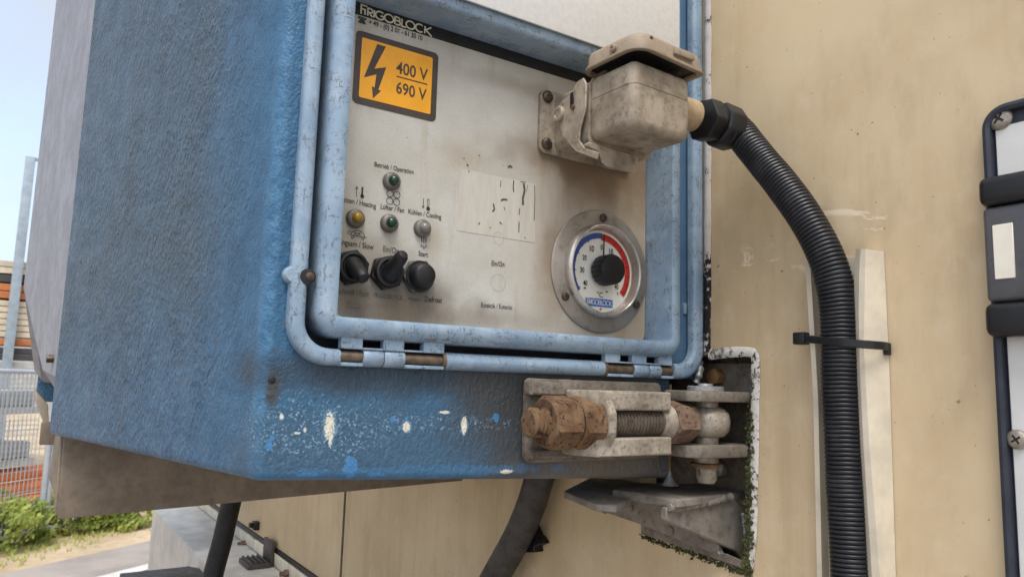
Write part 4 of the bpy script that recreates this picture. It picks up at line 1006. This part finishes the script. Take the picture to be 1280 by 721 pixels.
def thread(x0_, x1_, r, pt, dp, bm=None):
    prof = [(0, 0)]; x = 0; L_ = x1_-x0_
    prof.append((0, r-dp))
    while x+pt <= L_: prof += [(x+pt*.1, r-dp), (x+pt*.4, r), (x+pt*.6, r), (x+pt*.9, r-dp)]; x += pt
    prof += [(L_, r-dp), (L_, 0)]
    return lathe((x0_, -AN, az), (1, 0, 0), prof, 30, bm)
xe = ax_(660); xn1, xn2, xn3 = ax_(679), ax_(715), xcp-.0075
obj('thread', thread(xe, xn1+.004, .0100, .0034, .0016), M_RUST, rod)
obj('hex_nut', heavy_nut((xn1, -AN, az), (1, 0, 0), .0184, xn2-xn1-.0010, .28), M_RUST, rod, 25)
obj('hex_nut', heavy_nut((xn2, -AN, az), (1, 0, 0), .0184, xn3-xn2, .33), M_RUST, rod, 25)
obj('thread', thread(xcp+.0002, xr0+.002, .0106, .0031, .0019), M_ROD, rod)
obj('hex_nut', heavy_nut((xr1+.0005, -AN, az), (1, 0, 0), .0162, ax_(859)-xr1, .28), M_RUSTD, rod, 25)
pc = Vector((ax_(883), -AN, az))
obj('eye', lathe(pc-Vector((0, 0, .0115)), (0, 0, 1), ((0, 0), (0, .0105), (.0012, .0138), (.005, .0172), (.0115, .0182), (.018, .0172), (.0218, .0138), (.023, .0105), (.023, 0)), 40), M_EYE, rod)
obj('eye_neck', lathe((ax_(858), -AN, az), (1, 0, 0), ((0, .0105), (.006, .0092), (.012, .0105)), 30), M_EYE, rod)
hb = root('hinge_bracket', (XW+.02, -.04, az-.05), 'grey steel hinge bracket with two lugs set in the wall opening', 'bracket')
def lug(y_top, y_bot, name):
    z1_, z0_ = PY(885, y_top, AN).z, PY(885, y_bot, AN).z
    xl = ax_(846); 
    pts = [(xl, -AN-.010), (xl+.006, -AN-.019), (xl+.040, -AN-.021), (XW+.029, -AN-.021), (XW+.029, -AN+.03), (xl+.006, -AN+.02), (xl, -AN+.012)]
    return obj(name, prism([(x, y, z0_) for x, y in pts], (0, 0, z1_-z0_), .0014, 2), M_BRK, hb, 35)
lug(488.5, 501.5, 'lug'); lug(554, 569, 'lug')
a_ = PX(931, 450, XW+.024)
obj('back_plate', box((XW+.022, -.074, PX(900, 612, XW).z-.02), (XW+.0295, .04, PX(900, 452, XW).z), .001), M_BRK, hb)
q = PX(899, 471, XW+.022); obj('anchor_bolt', hexnut(q, (-1, 0, 0), .0076, .009, .0012, .2), M_BOLTB, hb, label='tan painted bolt above the upper lug')
q = PX(903, 586, XW+.022); obj('anchor_bolt', hexnut(q, (-1, 0, 0), .0072, .008, .0012, .4), M_ZINC, hb, label='bright zinc bolt below the lower lug')
bm = B(); w0, w1 = PX(866, 462, XW-.004), PX(878, 480, XW-.004)
tube(catmull([PX(872, 452, XW), PX(874, 465, XW-.004), PX(870, 478, XW-.006)], 8), lambda i: .0042-.0001*i+.0006*math.sin(i*1.3), 12, bm)
obj('weld_smear', bm, M_ZINC, hb, 60)
wz0 = PY(838, 592, NB); bm = tube([PY(838, 480, NB), PY(837.5, 540, NB), PY(837, 595, NB)], .0011, 10)
obj('drip_line', bm, M_BOLTB, hb)
obj('drip_foot', lathe(PY(837, 606, NB), (0, 0, 1), ((0, .0075), (.002, .0050), (.006, .0026), (.011, .0012), (.011, 0)), 18), M_ZINC, hb)
pn = root('hinge_pin', pc-Vector((0, 0, .05)), 'worn steel hinge pin with flat zinc washer and rusty ring', 'hinge pin')
zz_ = lambda y: PY(885, y, AN).z
obj('shank', lathe((pc.x, pc.y, zz_(603)), (0, 0, 1), ((0, 0), (0, .0062), (.003, .0078), (zz_(586)-zz_(603), .0078), (zz_(584)-zz_(603), .0093), (zz_(487)-zz_(603), .0093), (zz_(487)-zz_(603), 0)), 32), M_EYE, pn)
obj('washer', lathe((pc.x-.001, pc.y, zz_(488.3)), (0, 0, 1), ((0, 0), (0, .0142), (.0030, .0142), (.0036, .0125), (.0036, .006), (.0056, .0055), (.0056, 0)), 36), M_ZINC, pn)
obj('retaining_ring', lathe((pc.x, pc.y, zz_(583)), (0, 0, 1), ((0, .0095), (0, .0122), (.0024, .0126), (.0034, .0110), (.0034, .009)), 30), M_RUST, pn)
obj('split_pin', tube([pc+Vector((-.013, -.004, zz_(581)-az)), pc+Vector((-.0128, -.005, zz_(592)-az))], .0008, 8), M_RUST, pn)

# ================================================================== LOWER SUPPORT BRACKET
lb = root('support_bracket', (XW, -.02, PX(900, 700, XW).z), 'slate grey welded steel wedge bracket under the hinge opening', 'bracket')
zt_ = PZ(835, 607, 1.0).z
ZB = zbR-.009
tpx = ((792, 602.5), (765, 611.5), (815, 619), (834, 622.5), (848, 624), (885, 620), (934, 614), (934, 605))
top = [PZ(*p, ZB) for p in tpx]
obj('top_plate', rough(prism(top, (0, 0, -.0062), .0010, 1), .0002, 1), M_SLATE, lb, 35)
ZC = ZB-.0045
tpx2 = ((704.5, 613), (737, 596.5), (800, 600), (805, 612), (790, 622), (771, 630.5), (745, 629))
obj('rear_plate', rough(prism([PZ(*p, ZC) for p in tpx2], (0, 0, -.0058), .0010, 1), .0002, 1), M_SLATE, lb, 35)
gA, gB = PZ(836, 624, ZB), PZ(934, 616, ZB); gd = (gB-gA).normalized(); gn = Vector((gd.y, -gd.x, 0)).normalized()
if gn.dot(CAM-gA) < 0: gn = -gn
gA = gA-gn*.004
gp = [PP(x, y, gA, gn) for x, y in ((833, 634), (832, 650.5), (880, 671), (926, 690.5), (934, 704), (933, 640), (918, 622))]
obj('front_gusset', prism(gp, -gn*.006, .0010, 1), M_SLATE, lb, 35)
gp = [PX(x, y, XW-.010) for x, y in ((717, 626), (742, 635), (801, 655.5), (870, 683), (900, 694), (892, 674), (838, 634), (790, 618), (760, 618))]
obj('rear_gusset', prism(gp, (.006, 0, 0), .001, 1), M_SLATE, lb, 35)
gp = [PX(x, y, XW-.0025) for x, y in ((800, 645), (801, 667), (870, 690), (930, 711), (936, 704), (880, 680), (830, 655))]
obj('wall_plate', prism(gp, (.0020, 0, 0), .0006, 1), M_BRK, lb, 35)
def bead(pts, r, mat, par):
    c_ = resample(catmull(pts, 8), r*.9); bm = tube(c_, lambda i: r*(1+.22*math.sin(i*2.1)+random.uniform(-.1, .1)), 10); obj('weld_bead', bm, mat, par, 60)
bead([PP(x, y, gA+gn*.001, gn) for x, y in ((836, 634), (850, 634), (885, 628), (915, 620))], .0030, M_SLATE, lb)
bead([PP(x, y, gA, gn) for x, y in ((929, 640), (932, 670), (934, 700))], .0026, M_ZINC, lb)
for x, y in ((755, 636), (788, 634), (838, 663), (886, 678), (893, 682)):
    q = PX(x, y, XW-.0105); obj('weld_spot', lathe(q, (-1, 0, 0), ((-.001, .0042), (.0012, .0036), (.0022, 0)), 14), M_SLATE, lb)

# ================================================================== HOSES BELOW
pts = [PX(*p, XW-.024) for p in ((684, 570), (674, 598), (664, 630), (648, 668), (622, 715), (596, 760), (570, 800))]
pts += [pts[-1]+Vector((0, .03, -.12)), pts[-1]+Vector((0, .05, -.40))]
obj('drain_hose', tube(catmull(pts, 8), .0152, 22), M_HOSE, None, 60, 'thick black hose dropping behind the blue cabinet against the wall', 'hose')
pts = [PY(*p, -(yP+.16)) for p in ((296, 600), (286, 640), (278, 675), (266, 720), (256, 770))]
pts += [pts[-1]+Vector((0, 0, -.12)), pts[-1]+Vector((.01, 0, -.5))]
obj('drain_hose', tube(catmull(pts, 8), .0118, 20), M_RUB, None, 60, 'thin black hose hanging below the brown plate', 'hose')
bm = prism([PX(x, y, XW-.012) for x, y in ((655, 690), (659, 676), (663, 656), (668, 668), (672, 672), (676, 679), (667, 683), (668, 690))], (.0118, 0, 0), .0006, 1)
obj('hose_clip', bm, M_BLACK, None, 30, 'small black arrow shaped clip beside the thick hose', 'clip')

# ================================================================== HATCH AT THE RIGHT
hz1, hzb = PX(1260, 128, XW-.004).z, PX(1262, 721, XW-.004).z-.16
hy0 = (PX(1227, 200, XW-.004).y+PX(1259.5, 721, XW-.004).y)/2; hy1 = hy0-.42
hat = root('service_hatch', (XW, (hy0+hy1)/2, hzb), 'white hatch panel with black rubber frame and grey latch', 'hatch')
def yz(pts, x): return [Vector((x, -a_, z)) for a_, z in pts]
def sweepx(path, prof, x):                          # ring on the wall: prof (inward offset, height)
    bm = B(); rows = []; n = len(path)
    for i in range(n):
        p = Vector(path[i]); a_ = Vector(path[i-1]); b_ = Vector(path[(i+1) % n]); d = Vector((0, 0))
        if (p-a_).length > 1e-9: d += (p-a_).normalized()
        if (b_-p).length > 1e-9: d += (b_-p).normalized()
        d.normalize(); nr = Vector((-d.y, d.x)); rows.append([bm.verts.new((x-h_, -(p.x+nr.x*o_), p.y+nr.y*o_)) for o_, h_ in prof])
    m = len(prof)
    for i in range(n):
        for j in range(m): bm.faces.new((rows[i][j], rows[i][(j+1) % m], rows[(i+1) % n][(j+1) % m], rows[(i+1) % n][j]))
    return bm
rp = rrect(-hy0, -hy1, hzb, hz1, .014, 8)
obj('rubber_frame', sweepx(rp, [(0, .0003), (0, .004), (.001, .0062), (.003, .0068), (.005, .0058), (.0055, .0012), (.0055, .0003)], XW), simple('blue_black_rubber', (42, 46, 58), .55, 0, .15, 60, .15), hat)
rp2 = rrect(-hy0+.0052, -hy1-.0052, hzb+.0052, hz1-.0052, .009, 6)
obj('backing', prism(yz(rp2, XW-.0003), (-.0009, 0, 0)), simple('blue_black_rubber', (42, 46, 58)), hat)
wp = [(-hy0+.0066, hzb+.02), (-hy1-.02, hzb+.02), (-hy1-.02, PX(1260, 157, XW).z), (-hy0+.0066, PX(1245, 161.5, XW).z)]
obj('white_panel', prism(yz(wp, XW-.0013), (-.0013, 0, 0), .0004, 1), simple('hatch_white', (212, 212, 208), .45, 0, .05, 30, .06), hat)
q = PX(1248.5, 148.5, XW-.004); cross_head(Vector((XW-.0012, q.y, q.z)), (-1, 0, 0), .0068, .004, M_SCREWL, hat, .9)
q = PX(1271.5, 549, XW-.004); cross_head(Vector((XW-.0026, q.y, q.z)), (-1, 0, 0), .0055, .0034, M_SCREWL, hat, .6)
a_, b_ = PX(1226, 222, XW-.010), PX(1238, 420, XW-.010)
ly0 = (a_.y+b_.y)/2+.0005; lz1, lz0 = PX(1250, 219, XW-.012).z, PX(1250, 421, XW-.012).z
lat = obj('latch', box((XW-.0135, ly0-.044, lz0+.020), (XW-.004, ly0-.001, lz1-.018), .003, 3), simple('smoky_grey_latch', (84, 84, 88), .35, 0, .15, 40, .06), hat, label='smoky grey latch with white tab')
for z0_, z1_ in ((lz0, lz0+.0195), (lz1-.0175, lz1)):
    obj('latch_end', box((XW-.016, ly0-.046, z0_), (XW-.004, ly0, z1_), .0045, 3), M_BLACK, lat)
a_, b_ = PX(1240.5, 282, XW-.0136), PX(1270, 347, XW-.0136)
obj('white_tab', box((XW-.0142, b_.y, b_.z), (XW-.0134, a_.y, a_.z), .0003, 1), simple('tab_white', (228, 222, 206), .5, 0, .03, 60, 0), lat)
obj('latch_handle', box((XW-.0175, ly0-.075, lz0+.016), (XW-.0045, ly0-.0265, lz1-.004), .004, 3), simple('smoky_grey_latch', (84, 84, 88)), lat)

# ================================================================== YARD BEHIND
M_GALV = simple('galvanised_tube', (186, 192, 196), .5, .3, .08, 6, .05)
M_RACK = simple('grey_blue_rack', (150, 164, 174), .55, .2, .1, 6, .05)
M_ORP = simple('orange_pipe', (206, 118, 66), .5, 0, .1, 4, .05)
M_PALE = simple('pale_timber', (206, 194, 172), .7, 0, .12, 5, .1)
M_ORT = simple('orange_timber', (188, 116, 66), .7, 0, .15, 5, .1)
M_DKT = simple('dark_stack', (66, 66, 70), .6, 0, .15, 5, .1)
M_LGRY = simple('light_grey_goods', (176, 176, 172), .7, 0, .12, 5, .1)
# fence along the sandy strip
f0, f1 = PZ(-40, 699, 0), PZ(150, 652, 0); fd = (f1-f0).normalized(); fperp = Vector((fd.y, -fd.x, 0))
if fperp.y > 0: fperp = -fperp
sx_ = -fperp                                         # away from the camera
def fence_panel(a_, L_, ht, label):
    r_ = root('mesh_fence', a_, label, 'fence', 'mesh fence panels along the yard')
    up = Vector((0, 0, 1))
    for s in (0, L_): obj('post', tube([a_+fd*s, a_+fd*s+up*(ht+.02)], .026, 12), M_GALV, r_)
    for z in (.12, ht): obj('rail', tube([a_+fd*.03+up*z, a_+fd*(L_-.03)+up*z], .022, 12), M_GALV, r_)
    bm = B()
    for i in range(1, int(L_/.05)): p = a_+fd*(i*.05); prism([p+fd*.0025+up*.14, p-fd*.0025+up*.14, p-fd*.0025-fperp*.005+up*.14, p+fd*.0025-fperp*.005+up*.14], up*(ht-.16), bm=bm)
    for j_ in range(1, int(ht/.2)): p = a_+up*(.12+j_*.2)-fperp*.006; prism([p+fd*.03+up*.003, p+fd*.03-up*.003, p+fd*.03-up*.003-fperp*.005, p+fd*.03+up*.003-fperp*.005], fd*(L_-.06), bm=bm)
    o = obj('wire_mesh', bm, M_GALV, r_, 0); o['kind'] = 'stuff'
fq = PZ(31, 676, 0); tfp = (fq-f0).dot(fd)
fb = f0
ht_ = 1.68
for i, s in enumerate((tfp-2.3, tfp+.06)):
    fence_panel(f0+fd*s, 2.3, ht_, ('leftmost galvanised wire mesh fence panel beside the yard', 'galvanised wire mesh fence panel directly left of the blue unit')[i])
# mesh cages, pipes and racking behind the fence
def cage(o_, L_, D_, H_, lb):
    r_ = root('mesh_cage', o_, lb, 'cage', 'mesh cages stacked behind the fence'); up = Vector((0, 0, 1)); bm = B()
    for (a_, d_, n_, e_, ln_) in ((o_, fd, int(L_/.06), up, H_), (o_, up, int(H_/.06), fd, L_)):
        for i in range(n_+1): p = a_+d_*(i*.06); prism([p+d_*.004, p-d_*.004, p-d_*.004+sx_*.008, p+d_*.004+sx_*.008], e_*ln_, bm=bm)
    o = obj('wire_front', bm, M_GALV, r_, 0); o['kind'] = 'stuff'
    obj('base', prism([o_+up*.0, o_+fd*L_, o_+fd*L_+sx_*D_, o_+sx_*D_], up*.08), M_LGRY, r_)
    obj('contents', prism([o_+sx_*.05+up*.081+fd*.03, o_+fd*(L_-.03)+sx_*.05+up*.081, o_+fd*(L_-.03)+sx_*D_+up*.081, o_+fd*.03+sx_*D_+up*.081], up*(H_*.35), .02), M_LGRY, r_)
cb = f0+fd*(tfp-1.7)+sx_*1.5
for k in range(2):
    cage(cb+Vector((0, 0, .55+k*.62)), 1.5, .9, .56, ('lower mesh cage of the left stack on the orange pipes', 'upper mesh cage of the left stack')[k]); cage(cb+fd*1.65+Vector((0, 0, .55+k*.62)), 1.5, .9, .56, ('lower mesh cage of the right stack on the orange pipes', 'upper mesh cage of the right stack')[k])
for k in range(3):
    p = cb-fd*2.5+sx_*(.12+.02*k)+Vector((0, 0, .09+.17*k)); obj('orange_pipe', tube([p, p+fd*7], .082, 16), M_ORP, None, 60, ('bottom', 'middle', 'top')[k]+' orange plastic pipe lying behind the mesh fence', 'pipe', 'orange pipes')
    p = p+sx_*.3
d_ = ray(7, 470); d_.z = 0; rk = CAM+d_*12.5; rk.z = 0
rack = root('storage_rack', rk, 'tall grey blue steel racking upright behind the fence', 'rack')
tpz = 1.7+(ray(33, 186).z/ray(33, 186).dot(FW))*12.5*1.0
rx = Vector((d_.y, -d_.x, 0)).normalized()
bm = box((-.075, -.05, 0), (.075, .05, tpz), .006); bmesh.ops.rotate(bm, verts=bm.verts[:], cent=(0, 0, 0), matrix=Matrix.Rotation(atan2(rx.y, rx.x), 3, 'Z')); bmesh.ops.translate(bm, verts=bm.verts[:], vec=rk)
obj('upright', bm, M_RACK, rack)
hl = Vector((d_.x, d_.y, 0)).normalized()
bm = B(); prism([rk+rx*.05+Vector((0, 0, tpz-.05)), rk+rx*1.6+Vector((0, 0, tpz-.05)), rk+rx*1.6+Vector((0, 0, tpz)), rk+rx*.05+Vector((0, 0, tpz))], hl*.05, bm=bm)
obj('top_beam', bm, M_RACK, rack)
m2 = 12.5/930
for i, (ya, yb, mt, nm) in enumerate(((328, 345, M_PALE, 'pale plank bundle on the top rack level'), (346, 356, M_DKT, 'dark bar bundle under the pale planks'), (357, 376, M_ORT, 'orange timber bundle in the middle of the rack'),
                                      (378, 424, M_PALE, 'thick pale timber stack under the orange bundle'), (425, 434, M_ORT, 'thin orange timber bundle low on the rack'), (436, 452, M_DKT, 'dark steel bundle low on the rack'), (453, 464, M_LGRY, 'light grey bundle at the bottom of the rack'))):
    zt1, zt0 = 1.7+(463-ya)*m2*1.02, 1.7+(463-yb)*m2*1.02
    r_ = root('timber_bundle', rk+hl*.1+Vector((0, 0, zt0)), nm, 'timber', 'bundles on the rack')
    nrow = max(1, round((zt1-zt0)/.11)); hh_ = (zt1-zt0)/nrow
    bm0 = None
    for rw in range(nrow):
        for cc in range(4):
            o_ = rk+hl*(.12+cc*.16)-rx*(2.4+random.uniform(0, .12))+Vector((0, 0, zt0+rw*hh_+.002))
            obj('plank', prism([o_, o_+hl*.14, o_+hl*.14+Vector((0, 0, hh_-.012)), o_+Vector((0, 0, hh_-.012))], rx*4.3, .008, 1), mt, r_)
# tree line and shed far behind
def leaf_cloud(bm, c, rx_, ry_, rz_, n, s0, s1):
    for i in range(n):
        while True:
            v = Vector((random.uniform(-1, 1), random.uniform(-1, 1), random.uniform(-1, 1)))
            if .2 < v.length < 1: break
        p = Vector((c[0]+v.x*rx_, c[1]+v.y*ry_, max(.01, c[2]+v.z*rz_))); s = random.uniform(s0, s1)
        a_ = Vector((random.gauss(0, 1), random.gauss(0, 1), random.gauss(0, 1))).normalized(); b_ = a_.orthogonal().normalized(); c2 = a_.cross(b_)
        bm.faces.new([bm.verts.new(p+b_*s), bm.verts.new(p+c2*s*.5), bm.verts.new(p-b_*s), bm.verts.new(p-c2*s*.5)])
def m_leaf(name, c1, c2):
    k = N(name); a_ = k.noise(14, 3); 
    m = k.done(k.mix(k.rng(a_, .35, .65), lin(*c1), lin(*c2)), .6, 0, None, .3)
    k.b.inputs['Subsurface Weight'].default_value = 0
    tr = k.n('ShaderNodeBsdfTranslucent'); mx = k.n('ShaderNodeMixShader'); mx.inputs[0].default_value = .35
    tr.inputs[0].default_value = lin(*c1); k.l(k.b.outputs[0], mx.inputs[1]); k.l(tr.outputs[0], mx.inputs[2]); k.l(mx.outputs[0], k.o.inputs[0])
    return m
ML1, ML2 = m_leaf('bright_leaf', (190, 196, 110), (150, 164, 80)), m_leaf('dark_leaf', (160, 172, 92), (122, 138, 66))
def bush(name, c, rr, hh_, n, mat, lb, grp='weedy bushes along the fence', sz=(.016, .045)):
    r_ = root(name, (c[0], c[1], 0), lb, 'bush', grp); bm = B()
    for k in range(16):
        o_ = (c[0]+random.uniform(-.95, .95)*rr, c[1]+random.uniform(-.5, .5)*rr, hh_*random.uniform(.15, 1.15)); leaf_cloud(bm, o_, rr*.28, rr*.28, hh_*random.uniform(.12, .3), n//16, *sz)
    obj('foliage', bm, mat, r_, 0); bm = B()
    for k in range(9):
        q = Vector((c[0]+random.uniform(-.5, .5)*rr, c[1]+random.uniform(-.4, .4)*rr, hh_*random.uniform(.5, .95))); tube([Vector((c[0]+random.uniform(-.1, .1), c[1], 0)), Vector((q.x*.6+c[0]*.4, q.y*.6+c[1]*.4, q.z*.55)), q], .004, 5, bm)
    obj('stems', bm, simple('green_stem', (92, 104, 58), .7), r_)
for i, (x, y, rr, hh_, mt, lb) in enumerate(((8, 690, .48, .62, ML1, 'bright leafy bush at the left edge below the fence'), (42, 682, .34, .50, ML2, 'darker bush at the foot of the fence post'), (62, 672, .38, .60, ML1, 'tall bush between fence post and brown plate'), (95, 668, .42, .40, ML2, 'low dark bush under the brown plate'),
                                             (130, 664, .42, .36, ML1, 'low bright bush under the middle of the brown plate'), (165, 659, .42, .36, ML2, 'low bush left of the silver ledge'), (196, 655, .45, .40, ML1, 'bright bush touching the silver ledge'), (-25, 694, .5, .6, ML2, 'bush cut by the left picture edge'))):
    p = PZ(x, y, 0); bush('bush', (p.x+sx_.x*.1, p.y+sx_.y*.1), rr*.9, hh_*.66, 1150, mt, lb)
bm = B()
for i in range(900):
    t = random.uniform(-1.5, 4); s = random.gauss(.22, .18); p = f0+fd*t+fperp*s
    for k in range(3): a_ = random.uniform(0, 6.28); q = p+Vector((cos(a_)*.03, sin(a_)*.03, random.uniform(.02, .08))); bm.faces.new([bm.verts.new((p.x, p.y, 0)), bm.verts.new((p.x+.008, p.y, 0)), bm.verts.new(q)])
o = obj('grass', bm, ML1, None, 0, 'sparse grass tufts along the fence foot', 'grass', None, 'stuff')
d_ = ray(2, 400); d_.z = 0; sh = CAM+d_*34; sh.z = 0
shed = root('far_shed', sh, 'low dark grey shed roof far behind the rack', 'shed')
bm = box((-9, -3, 0), (3, 3, 4.2)); bmesh.ops.translate(bm, verts=bm.verts[:], vec=sh); obj('wall', bm, M_LGRY, shed)
bm = prism([sh+Vector(p) for p in ((-9.3, -3.3, 4.2), (-9.3, 3.3, 4.2), (-9.3, 0, 5.2))], (12.6, 0, 0)); obj('roof', bm, M_DKT, shed)
